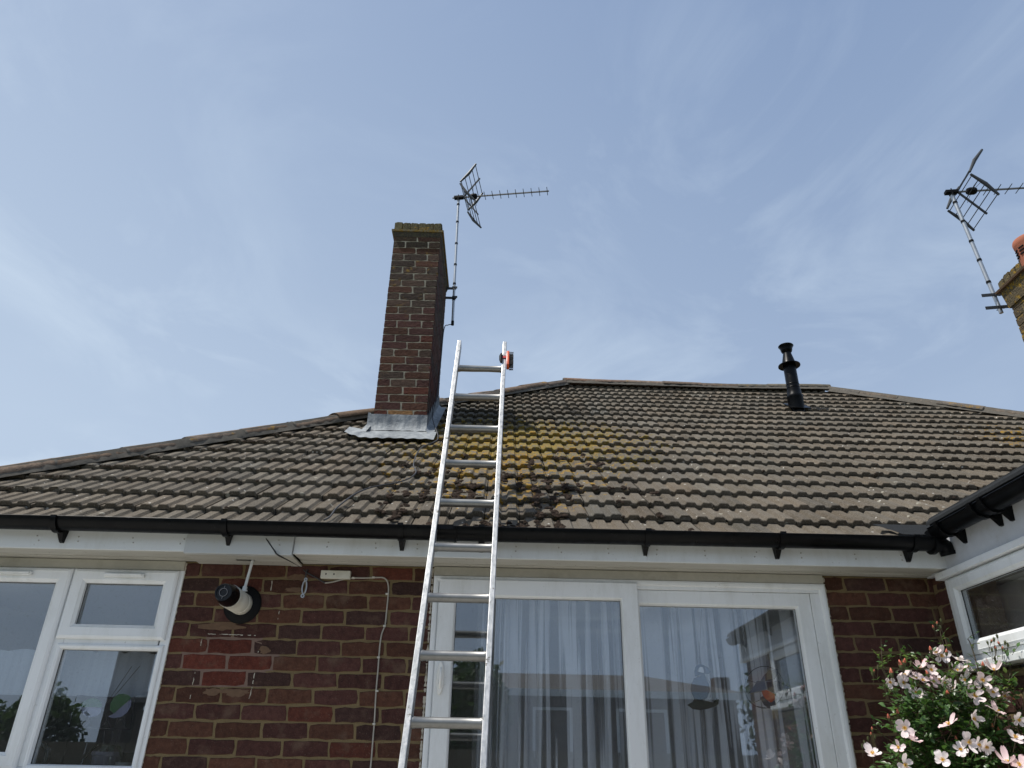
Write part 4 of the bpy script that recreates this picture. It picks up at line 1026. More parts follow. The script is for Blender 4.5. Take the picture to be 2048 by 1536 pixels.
m.tube(pts, .0014, 6, cap=False); m.tube([fcf + Vector((0, 0, .019)), fcf + Vector((.002, 0, .031))], .0014, 6); m.tube([fcf + Vector((0, 0, -.019)), fcf + Vector((-.002, 0, -.031))], .0014, 6)
pts = [fcf + Vector((.036*math.cos(a), 0.001, .036*math.sin(a))) for a in [2*math.pi*k/32 for k in range(33)]]; m.tube(pts, .0010, 6, cap=False)
m.build('grille', m_plain('cap_marking', (.16, .16, .17), .4), bf)
m = MB(); s0 = fc + Vector((.028, -.095, .056)); s1 = onZ(502, 1121, TOP - .008); s1 = Vector((fc.x + .044, -.105, TOP - .0075))
m.tube([s0, s0.lerp(s1, .5), s1], .0072, 12); m.lathe([(.0115, -.008), (.0115, .014), (.0085, .018)], s0, (s1 - s0), 14); m.obox(s0 + Vector((-.030, .0, -.006)), s0 + Vector((.014, 0, -.004)), .006, .014, (0, 1, 0)); m.box(s1.x - .085, s1.y - .012, TOP - .0105, s1.x + .012, s1.y + .012, TOP - .0075)
m.build('stay', m_plain('stay_white_plastic', (.62, .64, .64), .4), bf, smooth=True, angle=40)

# ---- flue terminal on the roof
rf = thing('roof_vent_pipe', 'black plastic flue terminal with flared cap standing on the right of the roof', 'vent pipe')
rb = Vector((3.12, 3.06, 4.96)); s_ = (rb.y - E0.y) / CR
m = MB(); m.lathe([(.080, -.10), (.080, .10), (.083, .105), (.083, .13), (.074, .145), (.072, .20)], rb, (0, 0, 1), 32)
vs = [P(rb.x + dx_, s_ + ds_, .006) for dx_, ds_ in ((-.10, -.12), (.11, -.12), (.11, .14), (-.10, .14))] ; m.add(vs + [v + NR*.006 for v in vs], [(0,3,2,1), (4,5,6,7), (0,1,5,4), (1,2,6,5), (2,3,7,6), (3,0,4,7)])
m.build('slate_collar', BLK, rf, smooth=True, angle=40)
m = MB(); m.lathe([(.066, .1), (.066, .51), (.060, .53)], rb, (0, 0, 1), 32); m.lathe([(.0685, .222), (.0700, .226), (.0685, .23)], rb, (0, 0, 1), 32); m.lathe([(.0685, .262), (.0700, .266), (.0685, .27)], rb, (0, 0, 1), 32); m.build('pipe', BLK, rf, smooth=True, angle=40)
m = MB(); m.lathe([(.060, .505), (.116, .500), (.116, .508), (.076, .524), (.070, .54), (.042, .665), (.040, .675)], rb, (0, 0, 1), 36); m.build('storm_collar', BLK, rf, smooth=True, angle=40)
m = MB(); m.lathe([(.0, .668), (.045, .668), (.055, .680), (.062, .700), (.064, .722), (.078, .745), (.082, .752), (.078, .758), (.060, .745), (.0, .742)], rb, (0, 0, 1), 36); m.build('cap', BLK, rf, smooth=True, angle=40)

# ---- net curtains
def curtain(x0, x1, z0, z1, y, pitch, amp, seed, spread=0.0, nz=14):
    r_ = random.Random(seed); m = MB(); n = int((x1 - x0) / .004); vs = []; ph = [r_.uniform(0, 6.28) for _ in range(6)]; wv = 0; phase = []
    for i in range(n + 1):
        x = x0 + (x1-x0) * i / n; wv += 2*math.pi * (.004 / pitch) * (1 + .45 * math.sin(x * 9 + ph[0]) + .3 * math.sin(x * 23 + ph[1])); phase.append(wv)
    for k in range(nz + 1):
        t = k / nz; z = z1 + (z0 - z1) * t; am = amp * (.45 + .75 * t)
        for i in range(n + 1):
            x = x0 + (x1-x0) * i / n; w_ = phase[i]
            yy = y + am * (math.sin(w_) + .28 * math.sin(2*w_ + 1.1)); xx = x + am * .85 * math.sin(2*w_ + ph[2]) * .6 + t * spread * (x - (x0+x1)/2) + .012 * t * math.sin(x * 7 + ph[3])
            vs.append((xx, yy, z))
    q = n + 1; m.add(vs, [(k*q+i, k*q+i+1, (k+1)*q+i+1, (k+1)*q+i) for k in range(nz) for i in range(n)]); return m
SHEER = m_sheer('sheer_white_net', (.58, .61, .66), .30, .15)
o = curtain(-.12, .70, .06, 2.33, .150, .125, .036, 3).build('net_curtain', SHEER, None, smooth=True, angle=180); tag(o, 'sheer white pleated net curtain behind the left leaf of the patio door', 'curtain', 'net curtains')
o = curtain(.74, 1.70, .06, 2.33, .160, .135, .038, 5, .05).build('net_curtain', SHEER, None, smooth=True, angle=180); tag(o, 'sheer white pleated net curtain behind the right leaf of the patio door', 'curtain', 'net curtains')
# scalloped net panel in the kitchen window
m = MB(); vs = []; n = 260
for i in range(n + 1):
    x = -3.3 + 1.66 * i / n; e2 = .022 * abs(math.sin(x * 21)) ** .6 * (.6 + .4 * math.sin(x * 5)) ; yy = .13 + .004 * math.sin(x * 60)
    vs += [(x, yy, 1.985 + e2), (x, yy, 1.78)]
m.add(vs, [(2*i, 2*i+1, 2*i+3, 2*i+2) for i in range(n)])
o = m.build('window_net', m_sheer('grey_net_panel', (.34, .38, .43), -.42, .1), None); tag(o, 'grey net panel with scalloped top edge hung inside the kitchen window', 'net panel')

# ---- sun catchers hung on the glass
SCB = m_plain('blue_black_stained_glass', (.006, .014, .028), .4); SCW = m_plain('white_stained_glass', (.55, .58, .60), .2); SCO = m_plain('orange_stained_glass', (.38, .07, .02), .2)
SCG = m_plain('dark_olive_stained_glass', (.022, .020, .006), .4); SCL = m_plain('pale_blue_stained_glass', (.06, .10, .16), .4); LCM = m_plain('lead_came', (.03, .03, .035), .5, .6)
def plate(mb, pts, Y, th, m):
    v3 = [onY(x, y, Y) for x, y in pts]; n = len(v3); c = sum(v3, Vector()) / n; vs = [Vector((v.x, Y, v.z)) for v in v3] + [Vector((v.x, Y + th, v.z)) for v in v3]
    mb.add(vs, [tuple(range(n)), tuple(range(2*n-1, n-1, -1))] + [(k, n+k, n+(k+1) % n, (k+1) % n) for k in range(n)], m)
def line(mb, pts, Y, r, m, closed=False):
    v3 = [onY(x, y, Y) for x, y in pts]
    if closed: v3.append(v3[0])
    mb.tube(v3, r, 6, m)
def hang(t, pts, Y): 
    m = MB(); line(m, pts, Y, .0007, 0); c = onY(*pts[0], Y); m.lathe([(.012, 0), (.010, .006), (.003, .010), (0, .010)], Vector((c.x, .0265, c.z)), (0, 1, 0), 14, 1); m.build('suction_hook', [LCM, m_sheer('clear_sucker_plastic', (.6, .65, .68), .6)], t)
Yc = .032
pf = thing('puffin_suncatcher', 'flat glass puffin sun catcher with white face on a brown rock', 'sun catcher')
m = MB(); z_ = lambda x, y: (1320 + x / 6.4, 1280 + y / 6.4)
body = [z_(*p) for p in [(500,470),(440,490),(405,560),(395,640),(415,700),(440,760),(520,770),(600,745),(635,640),(625,560),(585,490),(575,440),(560,430)]]
head = [z_(*p) for p in [(450,470),(440,400),(452,350),(480,318),(515,308),(560,320),(590,345),(580,430),(540,445),(500,455)]]
face = [z_(*p) for p in [(478,402),(492,362),(516,340),(546,348),(562,382),(564,424),(524,418)]]
beak = [z_(*p) for p in [(570,335),(610,350),(645,405),(620,430),(580,436)]]
plate(m, body, Yc, .0025, 0); plate(m, head, Yc - .0004, .0025, 0); plate(m, face, Yc - .0032, .002, 1); plate(m, beak, Yc - .0008, .0025, 4)
plate(m, [z_(*p) for p in [(350,830),(420,790),(440,745),(520,765),(640,790),(680,800),(725,745),(755,760),(750,820),(705,850),(620,880),(520,898),(420,885)]], Yc - .001, .004, 3)
line(m, [z_(*p) for p in [(585,470),(650,560),(660,650),(640,745)]], Yc - .001, .0012, 5); line(m, body, Yc - .001, .0011, 5, True); line(m, beak, Yc - .002, .0011, 5, True); line(m, face, Yc - .0034, .0010, 5, True)
line(m, [z_(*p) for p in [(480,510),(455,590),(470,640)]], Yc - .001, .001, 5); line(m, [z_(*p) for p in [(505,345),(490,400)]], Yc - .0034, .001, 5)
m.build('figure', [m_plain('slate_blue_stained_glass', (.018, .045, .085), .4), SCW, SCO, SCG, m_plain('grey_stained_glass', (.06, .09, .13), .4), LCM], pf); hang(pf, [(1403, 1219), (1398, 1325)], Yc)
kf = thing('kingfisher_suncatcher', 'round kingfisher glass sun catcher with orange breast in a wire ring', 'sun catcher')
m = MB(); cc_ = z_(1335, 605); rx, ry = 252/6.4, 268/6.4
line(m, [(cc_[0] + rx*math.cos(2*math.pi*k/40), cc_[1] + ry*math.sin(2*math.pi*k/40)) for k in range(40)], Yc, .0016, 5, True)
plate(m, [z_(*p) for p in [(1345,440),(1400,385),(1500,368),(1510,430),(1470,505),(1400,525),(1350,525)]], Yc - .001, .003, 0)
plate(m, [z_(*p) for p in [(1365,535),(1480,520),(1540,535),(1550,620),(1535,690),(1450,670),(1380,640)]], Yc - .0012, .003, 0)
plate(m, [z_(*p) for p in [(1125,690),(1215,575),(1240,525),(1340,520),(1360,640),(1290,660),(1200,670)]], Yc, .003, 4)
plate(m, [z_(*p) for p in [(1300,650),(1365,640),(1470,690),(1470,760),(1420,800),(1370,770),(1320,710)]], Yc - .0015, .003, 2)
plate(m, [z_(*p) for p in [(1280,740),(1320,715),(1400,800),(1470,770),(1490,850),(1400,880),(1330,830)]], Yc - .0008, .003, 0)
plate(m, [z_(*p) for p in [(1620,580),(1670,630),(1630,660)]], Yc, .003, 0)
plate(m, [z_(*p) for p in [(1290,520),(1340,440),(1345,525)]], Yc, .003, 4)
for a, b in (((1085,500),(1225,545)), ((1125,690),(1060+120,640)), ((1205,800),(1320,750)), ((1240,850),(1345,865)), ((1540,540),(1630,600))): line(m, [z_(*a), z_(*b)], Yc - .001, .0013, 5)
line(m, [z_(*p) for p in [(1120,690),(1340,655)]], Yc - .002, .001, 5)
m.build('figure', [SCB, SCW, SCO, SCG, SCL, LCM], kf); hang(kf, [(1492, 1222), (1510, 1336)], Yc); hang(kf, [(1527, 1224), (1546, 1345)], Yc)
# stained glass leaf panel and pot plant in the kitchen window
Yk = .055; y_ = lambda x, y: (x / 5.19, 1240 + y / 5.19)
sg = thing('stained_glass_panel', 'clear hanging panel with green leaf shapes in the kitchen window', 'stained glass')
m = MB()
for L_ in ([(830,900),(860,850),(920,815),(980,808),(1040,840),(1060,880),(1055,905)], [(1140,930),(1145,870),(1175,810),(1230,770),(1290,765),(1340,785),(1360,815),(1260,900),(1180,970)]): plate(m, [y_(*p) for p in L_], Yk, .003, 0)
for L_ in ([(830,905),(1055,908),(1050,960),(1000,1000),(930,1012),(870,985)], [(1362,820),(1360,890),(1320,960),(1260,1005),(1180,1020),(1120,1005),(1180,972),(1262,902)]): plate(m, [y_(*p) for p in L_], Yk, .003, 1)
for L_ in ([(1055,905),(1140,815),(1370,480)], [(1180,800),(1450,480)], [(930,1012),(935,1050),(880,1110)], [(1060,905),(1110,1020),(1150,1110)], [(1110,1030),(1060,1110)], [(1240,1010),(1190,1110)], [(1250,1010),(1310,1120)], [(1275,990),(1300,1060),(1305,1120)], [(740,1108),(860,1118),(1350,1135)], [(1350,1135),(1400,800)], [(720,1110),(800,780)], [(800,780),(1160,815)]): line(m, [y_(*p) for p in L_], Yk - .001, .0016, 2)
for L_ in ([(1090,1140),(1060,1300)], [(1180,1140),(1130,1310)], [(1250,1140),(1180,1310)]): line(m, [y_(*p) for p in L_], Yk, .0012, 2)
m.build('glass_piece', [m_plain('leaf_green_glass', (.02, .09, .02), .2), m_plain('lilac_textured_glass', (.15, .16, .24), .25), LCM], sg)
pp = thing('potted_plant', 'small plant with drooping leaves in a grey pot on the kitchen window board', 'plant')
pc = onY(212, 1515, .16); 
m = MB(); m.lathe([(.0, 0), (.050, 0), (.066, .115), (.070, .118), (.070, .135), (.062, .135), (.058, .10), (0, .10)], (pc.x, .16, 1.396), n=24); m.build('pot', m_plain('grey_ceramic', (.11, .11, .14), .4), pp, smooth=True, angle=40)
m = MB()
for k in range(9):
    a = 2*math.pi*k/9 + .3; l_ = rnd.uniform(.07, .13); vs = []
    for i in range(7):
        t = i / 6; r = l_ * t; z = 1.535 + .05 * math.sin(t * 2.6) - .10 * t * t; w_ = .016 * math.sin(math.pi * min(1, t + .08)) + .001
        c = Vector((pc.x + math.cos(a)*r, .16 + math.sin(a)*r*.6, z)); q = Vector((-math.sin(a), math.cos(a), 0)); vs += [c - q*w_, c + q*w_]
    m.add(vs, [(2*i, 2*i+1, 2*i+3, 2*i+2) for i in range(6)])
m.build('foliage', m_plain('dark_plant_leaf', (.02, .035, .018), .4), pp, smooth=True)
mg = thing('mug', 'white patterned mug standing beside the potted plant', 'mug')
mc = onY(245, 1528, .15); m = MB(); m.lathe([(0, 0), (.040, 0), (.042, .09), (.038, .09), (.036, .01), (0, .01)], (mc.x + .01, .15, 1.396), n=24); m.tube([(mc.x - .03, .14, 1.47), (mc.x - .055, .135, 1.465), (mc.x - .058, .135, 1.435), (mc.x - .032, .14, 1.415)], .005, 8)
m.build('cup', m_plain('mug_glaze', (.25, .25, .23), .3, var=.3, scale=40), mg, smooth=True, angle=40)
tp = thing('tap', 'dark curved kitchen tap behind the lower window pane', 'tap')
t0 = onY(88, 1530, .22); m = MB(); m.tube(spline([(t0.x, .22, 1.30), (t0.x + .003, .22, 1.50), (t0.x - .015, .22, 1.545), (t0.x - .05, .22, 1.56), (t0.x - .085, .22, 1.54)]), .013, 12); m.build('spout', m_plain('dark_chrome', (.06, .07, .07), .25, .8), tp, smooth=True)

# ---- rambling rose
rose = thing('rose_bush', 'rambling rose in full flower with pale pink blooms against the corner of the wall', 'rose bush')
LEAF = m_leaf('rose_leaf', (.035, .085, .022), (.070, .130, .035), .22, .36)
STEM = m_plain('rose_stem', (.06, .045, .02), .7); SEPAL = m_plain('bud_green', (.07, .08, .025), .6)
PET = Mat('rose_petal', .55, 0, .3); c_ = PET.colattr(); PET.color(c_); tn_ = PET.n('ShaderNodeBsdfTranslucent'); PET.l(c_, tn_.inputs[0]); mx_ = PET.n('ShaderNodeMixShader'); mx_.inputs[0].default_value = .3
PET.l(PET.p.outputs[0], mx_.inputs[1]); PET.l(tn_.outputs[0], mx_.inputs[2]); PET.l(mx_.outputs[0], PET.out.inputs[0])
YEL = m_plain('stamen_yellow', (.65, .38, .04), .6)
fol = MB(); stm = MB()
def leaflet(p, d, nrm, l_, wd_, c):
    d = d.normalized(); s = d.cross(nrm).normalized(); nrm = s.cross(d).normalized(); vs = []
    pro = [(0, 0), (.18, .62), (.42, 1.0), (.68, .80), (.88, .36), (1, 0)]
    for (t, w_) in pro:
        b = p + d * (l_ * t) - nrm * (l_ * .16 * t * t); hw = wd_ * w_ / 2
        vs += [b - s * hw + nrm * hw * .28, b, b + s * hw + nrm * hw * .28]
    fol.add(vs, [(3*i+j, 3*i+j+1, 3*i+4+j, 3*i+3+j) for i in range(5) for j in range(2)], 0, c)
def rv(s=1): return Vector((rnd.uniform(-s, s), rnd.uniform(-s, s), rnd.uniform(-s, s)))
def compound(p, d, size=1.0, young=False):
    d = d.normalized(); L_ = rnd.uniform(.055, .085) * size; n = 3 if size < .8 else rnd.choice((5, 5, 7)); nrm = (Vector((-.2, -.35, 1)) + rv(.5)).normalized()
    s = d.cross(nrm).normalized(); stm.tube([p, p + d*L_*.5 + Vector((0,0,.003)), p + d*L_], .0009, 4, cap=False)
    f = rnd.uniform(.6, 1.45); c = (f*(1.9 if young else 1), f*(1.35 if young else 1), f*(.9 if young else 1), 1)
    for k in range((n - 1) // 2):
        t = .35 + .55 * k / max(1, (n-1)//2)
        for sg in (-1, 1): leaflet(p + d*L_*t, (d*.6 + s*sg + rv(.15)), nrm + rv(.2), rnd.uniform(.024, .036)*size, .017*size, c)
    leaflet(p + d*L_, d + rv(.2), nrm, rnd.uniform(.030, .042)*size, .021*size, c)
def inpoly(x, y, poly):
    r = False; j = len(poly) - 1
    for i in range(len(poly)):
        if (poly[i][1] > y) != (poly[j][1] > y) and x < (poly[j][0]-poly[i][0]) * (y-poly[i][1]) / (poly[j][1]-poly[i][1]) + poly[i][0]: r = not r
        j = i
    return r
def depthY(x): return rnd.uniform(-.62, -.22)
poly = [(1800,1440),(1840,1395),(1900,1400),(1935,1380),(1990,1400),(2020,1360),(2100,1350),(2120,1640),(1770,1640),(1790,1500)]
cnt = 0
while cnt < 900:
    x, y = rnd.uniform(1740, 2120), rnd.uniform(1340, 1640)
    if not inpoly(x, y, poly): continue
    q = onY(x, y, depthY(x))
    if q.x > 2.24: continue
    if noise.noise(q * 9) < -.22: continue
    compound(q, Vector((rnd.uniform(-1, .6), rnd.uniform(-1, .3), rnd.uniform(-.3, .9))), 1.0); cnt += 1
cnt = 0
poly2 = [(1760,1310),(1830,1300),(1900,1330),(1960,1330),(2030,1290),(2060,1340),(2040,1420),(1880,1430),(1800,1450),(1760,1400)]
while cnt < 170:
    x, y = rnd.uniform(1740, 2070), rnd.uniform(1290, 1450)
    if not inpoly(x, y, poly2): continue
    q = onY(x, y, rnd.uniform(-.62, -.34))
    if q.x > 2.24 or noise.noise(q * 11) < .02: continue
    compound(q, Vector((rnd.uniform(-1, .6), rnd.uniform(-1, .3), rnd.uniform(-.1, 1))), .75, rnd.random() < .3); cnt += 1
def cane(pts, Y, r=.003):
    v = [onY(x, y, yy) for (x, y), yy in zip(pts, Y if isinstance(Y, (list, tuple)) else [Y]*len(pts))]; sp = spline(v, 5); stm.tube(sp, [r * (1 - .5 * i / len(sp)) for i in range(len(sp))], 6); return sp
canes = [([(1900,1600),(1890,1480),(1860,1400),(1825,1345),(1800,1315)], -.45), ([(1920,1600),(1925,1440),(1905,1370),(1890,1300),(1880,1262)], -.35), ([(1960,1600),(1985,1450),(1990,1380),(1992,1330),(1990,1290)], -.45),
         ([(1850,1600),(1800,1500),(1765,1470),(1745,1440)], -.5), ([(1880,1600),(1840,1470),(1800,1400),(1770,1350),(1756,1312)], -.4), ([(1960,1500),(2000,1420),(2020,1350),(2014,1295)], -.5), ([(1850,1500),(1800,1390),(1768,1340),(1762,1275)], -.3), ([(2000,1600),(2040,1450),(2048,1380)], -.6),
         ([(1960,1350),(1942,1290),(1935,1278)], -.5), ([(1900,1340),(1893,1290),(1885,1262)], -.32)]
for pts, Y in canes:
    sp = cane(pts, Y)
    for i, q in enumerate(sp):
        if i > len(sp) * .3 and rnd.random() < .42: compound(q, Vector((rnd.uniform(-1, 1), rnd.uniform(-1, .2), rnd.uniform(-.2, .8))), .62, rnd.random() < .5)
fol.build('foliage', LEAF, rose, smooth=True, colors=True, angle=60); 
def flower(px, py, Y, r, face, pinkness, npet=None, cup=.25):
    r *= 1.08; Y -= .07 if py < 1420 else .10
    c = onY(px, py, Y); face = (Vector(face).normalized() + rv(.38)).normalized(); u = face.orthogonal().normalized(); w = face.cross(u); m = MB(); npet = npet or rnd.choice((5, 5, 6, 7)); a0 = rnd.uniform(0, 6)
    for k in range(npet):
        a = a0 + 2*math.pi*k/npet + rnd.uniform(-.24, .24); rd = u*math.cos(a) + w*math.sin(a); tg = face.cross(rd); rr = r * rnd.uniform(.74, 1.16); cu = cup + rnd.uniform(-.25, .55); wd_ = rr * rnd.uniform(.27, .40)
        vs = []; cols = []; ofs = .0012 * (k % 3); tw_ = rnd.uniform(-.22, .22)
        for i, (t, ww) in enumerate(((.04, .18), (.3, .62), (.55, .95), (.8, 1.0), (.95, .72), (1.02, .30))):
            for j, sj in enumerate((-1, -.5, 0, .5, 1)):
                lift = cu * t * t * rr + .10 * rr * abs(sj) * t + rnd.uniform(-.03, .03) * rr * t - (.12 * rr if i >= 4 else 0) * (1 if cup < .5 else 0)
                notch = -.06 * rr if (i == 5 and sj == 0) else 0
                vs.append(c + rd * (rr * t + notch) + tg * (sj * wd_ * ww + tw_ * t * t * rr) + face * (lift + ofs))
                pk = pinkness * (.25 + .75 * t) ; cols.append((.93, .86 - .24 * pk, .85 - .20 * pk, 1))
        o_ = len(m.v); m.add(vs, [(5*i+j, 5*i+j+1, 5*i+6+j, 5*i+5+j) for i in range(5) for j in range(4)], 0); m.c[o_:] = cols
    for k in range(16):
        a = 2*math.pi*k/16; l_ = r * rnd.uniform(.12, .26); q = c + face * .002; e2 = q + (u*math.cos(a) + w*math.sin(a)) * l_ + face * r * .22; m.tube([q, e2], .0007, 4, 1); m.lathe([(0, -.0012), (.0014, 0), (0, .0012)], e2, face, 5, 1)
    m.lathe([(.004, 0), (.004, .004), (0, .006)], c, face, 8, 1)
    b = c - face * r * .1; stm.tube([b, b - face*.012 + Vector((0,0,-.012)), b + Vector((rnd.uniform(-.01,.02), .02, -.05))], .0013, 5)
    m.build('flower', [PET.mat, YEL], rose, smooth=True, colors=True, angle=80)
V_ = (-.35, -.85, .35); UPF = (-.3, -.35, 1); DN = (-.1, -.9, -.25)
for a in [(1883,1312,-.42,.034,V_,.1), (1874,1306,-.43,.024,(-.8,-.3,.6),.6), (1918,1321,-.40,.030,(.2,-.5,.8),.05), (1934,1334,-.42,.026,(.4,-.6,.6),.1), (1916,1343,-.44,.030,UPF,.2), (1926,1340,-.46,.024,(.5,-.7,.3),.3), (1840,1336,-.46,.028,UPF,.7),
          (1811,1352,-.47,.030,(-.3,-.6,.8),.5), (1806,1366,-.48,.030,(-.2,-.8,.2),.1), (1844,1362,-.48,.034,(0,-.6,.8),.65), (1832,1358,-.50,.026,(-.4,-.6,.7),.6), (1866,1364,-.46,.028,(0,-.9,.4),.8), (1887,1366,-.45,.030,(.4,-.8,.2),.05), (1878,1360,-.43,.022,(.2,-.4,.9),.1),
          (1988,1341,-.56,.032,UPF,.35), (1965,1360,-.55,.034,(-.5,-.8,.1),.5), (1949,1393,-.56,.036,(-.1,-.95,.25),.35), (1851,1398,-.46,.026,UPF,.05), (1992,1423,-.62,.036,(.05,-.35,.9),.7), (1898,1450,-.60,.034,(0,-.5,.8),.7), (1945,1438,-.60,.036,(.1,-.95,.1),.0),
          (1809,1456,-.56,.036,(-.1,-.95,.25),.35), (1823,1480,-.57,.032,(0,-.4,.85),.75), (1797,1496,-.56,.028,(-.4,-.7,.3),.6), (1745,1508,-.50,.032,(-.1,-.6,.7),.15), (1809,1530,-.58,.034,(-.2,-.9,.2),.1), (1936,1485,-.66,.038,(-.1,-.95,.2),.05), (1956,1490,-.64,.032,(.5,-.8,.1),.05),
          (1971,1494,-.66,.030,(.5,-.6,.1),.0), (2015,1526,-.68,.034,UPF,.7), (2040,1530,-.68,.034,V_,.9), (2007,1392,-.52,.026,(.7,-.5,.2),.5), (1780,1365,-.46,.022,V_,.3), (1832,1385,-.48,.024,V_,.1), (1905,1380,-.46,.024,UPF,.3), (1930,1360,-.46,.026,V_,.1), (1862,1340,-.44,.024,V_,.4), (2030,1475,-.66,.030,V_,.2), (1885,1520,-.64,.030,V_,.1), (1985,1385,-.55,.026,V_,.3), (2036,1440,-.62,.028,(-.2,-.9,.2),.1), (1922,1500,-.62,.026,(-.3,-.8,.4),.1)]:
    flower(*a, cup=(.75 if a[4] == UPF else .3))
PINKB = m_plain('bud_salmon', (.62, .16, .10), .5)
def bud(px, py, Y, r=.007, d=(0, -.2, 1), col_i=0):
    Y -= .06
    c = onY(px, py, Y); d = (Vector(d) + rv(.3)).normalized(); m = MB(); m.lathe([(0, -.1*r), (.65*r, .5*r), (.75*r, 1.3*r), (.4*r, 2.6*r), (0, 3.2*r)], c, d, 8, 0 if col_i == 0 else 1); m.lathe([(0, -.9*r), (.5*r, -.6*r), (.72*r, .1*r), (.80*r, .9*r), (.70*r, 1.3*r)], c, d, 8, 1)
    for k in range(4): a = 1.57*k; u = d.orthogonal().normalized(); w = d.cross(u); m.tube([c + (u*math.cos(a)+w*math.sin(a))*.7*r + d*r, c + (u*math.cos(a)+w*math.sin(a))*.95*r + d*2.6*r], [.0012, .0004], 4, 1)
    stm.tube([c - d*.7*r, c - d*.03 + Vector((0, .005, -.01))], .0010, 5); m.build('bud', [PINKB, SEPAL], rose, smooth=True, angle=60)
for (x, y, r) in [(1803,1337,.012),(1808,1330,.010),(1784,1352,.011),(1898,1394,.010),(1863,1305,.009),(1893,1309,.008),(1967,1336,.009),(1779,1440,.009),(1797,1431,.009),(1955,1458,.009),(1953,1496,.009),(1857,1352,.008),(1826,1362,.008),(1998,1466,.008),(2028,1404,.008),(1986,1459,.008),(1913,1482,.007)]: bud(x, y, -.5, r)
for (x, y) in [(1988,1282),(1995,1275),(1982,1285),(2000,1290),(2010,1288),(2016,1292),(2005,1300),(1976,1288),(1992,1300),(2012,1306),(1984,1302),(1874,1250),(1882,1243),(1868,1258),(1880,1256),(1736,1480),(1742,1472),(1730,1488),(1750,1476),(1725,1495),(1745,1462),(1748,1345),(1756,1338),(1806,1326),(1822,1330),(1848,1328),(1745,1350),(1990,1320),(2002,1330),(1998,1345),(2008,1360),(1985,1360),(1996,1375)]:
    bud(x, y, -.46, rnd.uniform(.0045, .0065), (rnd.uniform(-.3, .3), -.1, 1), 1 if rnd.random() < .75 else 0)
stm.build('stem', STEM, rose, smooth=True, angle=60)

# ================================================================= surroundings behind the viewer (reflected in the panes)
def mir(px, py, Y=16):
    q = onY(px, py, Y); return Vector((q.x, -q.y, q.z))
nh = thing('neighbour_house', 'neighbouring bungalow with brown hipped roof and white fascia reflected in the patio door', 'house')
NBR = m_plain('neighbour_brick', (.12, .085, .065), .9, var=.3); NTL = m_plain('neighbour_roof_tile', (.10, .085, .07), .9, var=.3, scale=8)
ez, rz = 3.26, 3.95; x0_, x1_ = -1.6, 6.4
m = MB(); m.box(x0_ + .3, -24, 0, x1_ - .3, -16.25, ez - .12); m.build('wall', NBR, nh)
m = MB(); m.add([(x0_, -16, ez), (x1_, -16, ez), (x1_, -24.5, ez), (x0_, -24.5, ez), (x0_ + .1, -19.2, rz), (x1_ - 2.1, -19.2, rz)], [(0,1,5,4), (1,2,5), (2,3,4,5), (3,0,4)]); m.build('roof', NTL, nh)
m = MB(); m.box(x0_, -16.0, ez - .17, x1_, -15.97, ez - .002); m.build('fascia', UPVC, nh)
for (a, b) in ((.9, 1.9), (3.0, 4.3)):
    m = MB(); m.frame(a, b, 1.7, 2.85, [(0, -16.25), (0, -16.2), (.07, -16.2), (.07, -16.25)]); m.build('window', UPVC, nh)
m = MB(); m.box(5.80, -17.4, 2.8, 6.18, -16.9, 3.72); m.build('chimney', NBR, nh)
nh2 = thing('garden_house', 'brown roofed house with a tall chimney reflected in the kitchen window', 'house')
m = MB(); m.box(-9.0, -23, 0, -3.6, -16.3, 2.6); m.build('wall', NBR, nh2)
m = MB(); m.add([(-9.3, -16, 2.75), (-3.3, -16, 2.75), (-3.3, -24, 2.75), (-9.3, -24, 2.75), (-6.3, -17.5, 4.5), (-6.3, -22, 4.5)], [(0,1,4), (1,2,5,4), (2,3,5), (3,0,4,5)]); m.build('roof', NTL, nh2)
m = MB(); m.box(-9.68, -16.9, 0, -9.12, -16.0, 4.12); m.box(-9.74, -16.96, 4.0, -9.06, -15.94, 4.06); m.build('chimney', NBR, nh2)
TL_ = m_leaf('tree_leaf', (.025, .055, .014), (.06, .10, .025), .2, .5); TB = m_plain('bark', (.07, .055, .04), .9, var=.3)
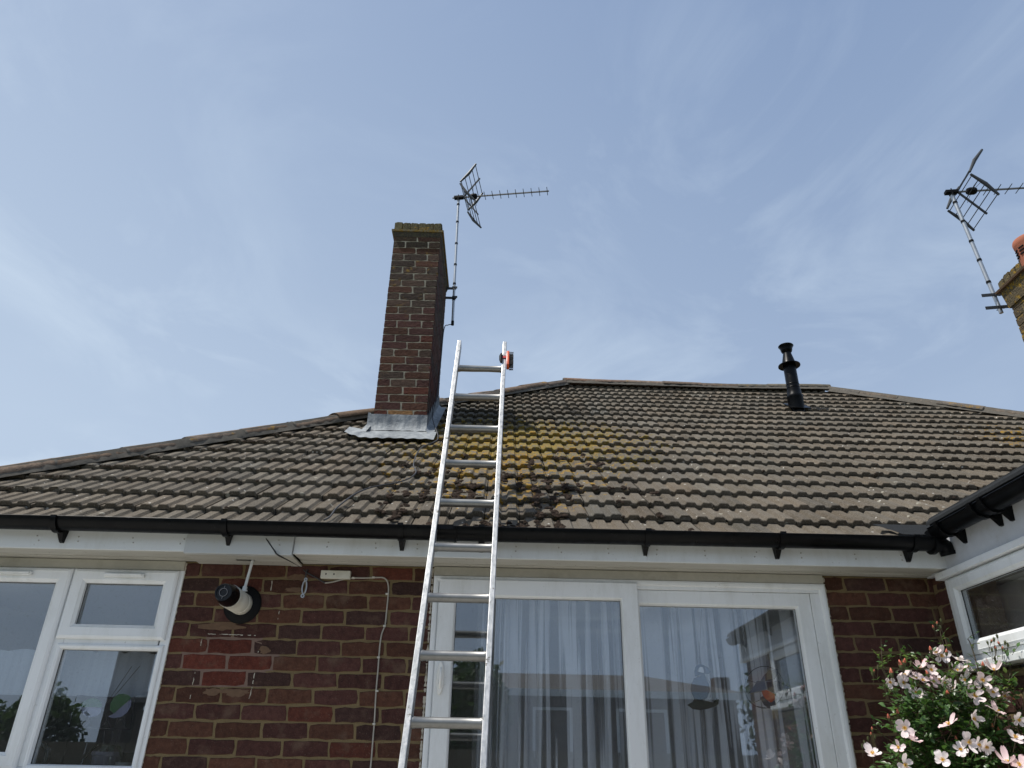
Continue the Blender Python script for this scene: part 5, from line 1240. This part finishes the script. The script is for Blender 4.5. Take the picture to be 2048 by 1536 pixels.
def tree(x, y, h, r, label, seed):
    r_ = random.Random(seed); t = thing('tree', label, 'tree', 'garden trees reflected in the windows'); m = MB(); m.tube([(x, y, 0), (x + .1, y, h*.4), (x, y + .1, h*.8)], [.16, .12, .05], 10)
    for k in range(6): a = k * 1.05; m.tube([(x, y, h*.35 + k*.12), (x + math.cos(a)*r*.7, y + math.sin(a)*r*.7, h*.6 + k*.15)], [.06, .015], 6)
    m.build('trunk', TB, t); m = MB()
    for _ in range(3200):
        v = Vector((r_.gauss(0, 1), r_.gauss(0, 1), r_.gauss(0, 1))).normalized(); rr = r * (.55 + .45 * r_.random()) * (1 + .28 * noise.noise(v * 2.3 + Vector((seed, 0, 0)))); c = Vector((x, y, h * .64)) + Vector((v.x * rr, v.y * rr, v.z * rr * h * .36 / r))
        u = Vector((r_.gauss(0, 1), r_.gauss(0, 1), r_.gauss(0, 1))).normalized(); w_ = u.orthogonal().normalized(); s = r_.uniform(.05, .12); f = r_.uniform(.6, 1.5); m.add([c - u*s, c - w_*s*.6, c + u*s, c + w_*s*.6], [(0,1,2,3)], 0, (f, f, f, 1))
    m.build('crown', TL_, t, colors=True)
tree(-10.7, -15.2, 3.0, .95, 'round bushy dark green tree reflected in the kitchen window', 1)
tree(-11.9, -15.6, 2.6, .9, 'lower dark green tree left of the round bushy one', 2)
tree(-.6, -15.0, 4.0, .9, 'leafy tree above the roof reflected in the left door leaf', 3)
tree(8.2, -17, 4.6, 1.7, 'wide leafy tree behind the wing reflected at the right of the door', 6)
tree(10.8, -18, 4.2, 1.8, 'broad tree farthest to the right behind the garden', 7)
tree(-5.6, -14.5, 2.9, .9, 'short broad tree between the reflected houses', 4)
fe = MB()
for i in range(60): fe.box(-12 + i * .4, -13.02, 0, -12 + i * .4 + .385, -13, 1.8)
fe.box(-12, -13.06, 1.5, 12, -13.021, 1.58)
tag(fe.build('garden_fence', m_plain('weathered_fence_board', (.16, .12, .08), .9, var=.3)), 'weathered board fence along the far side of the garden', 'fence')
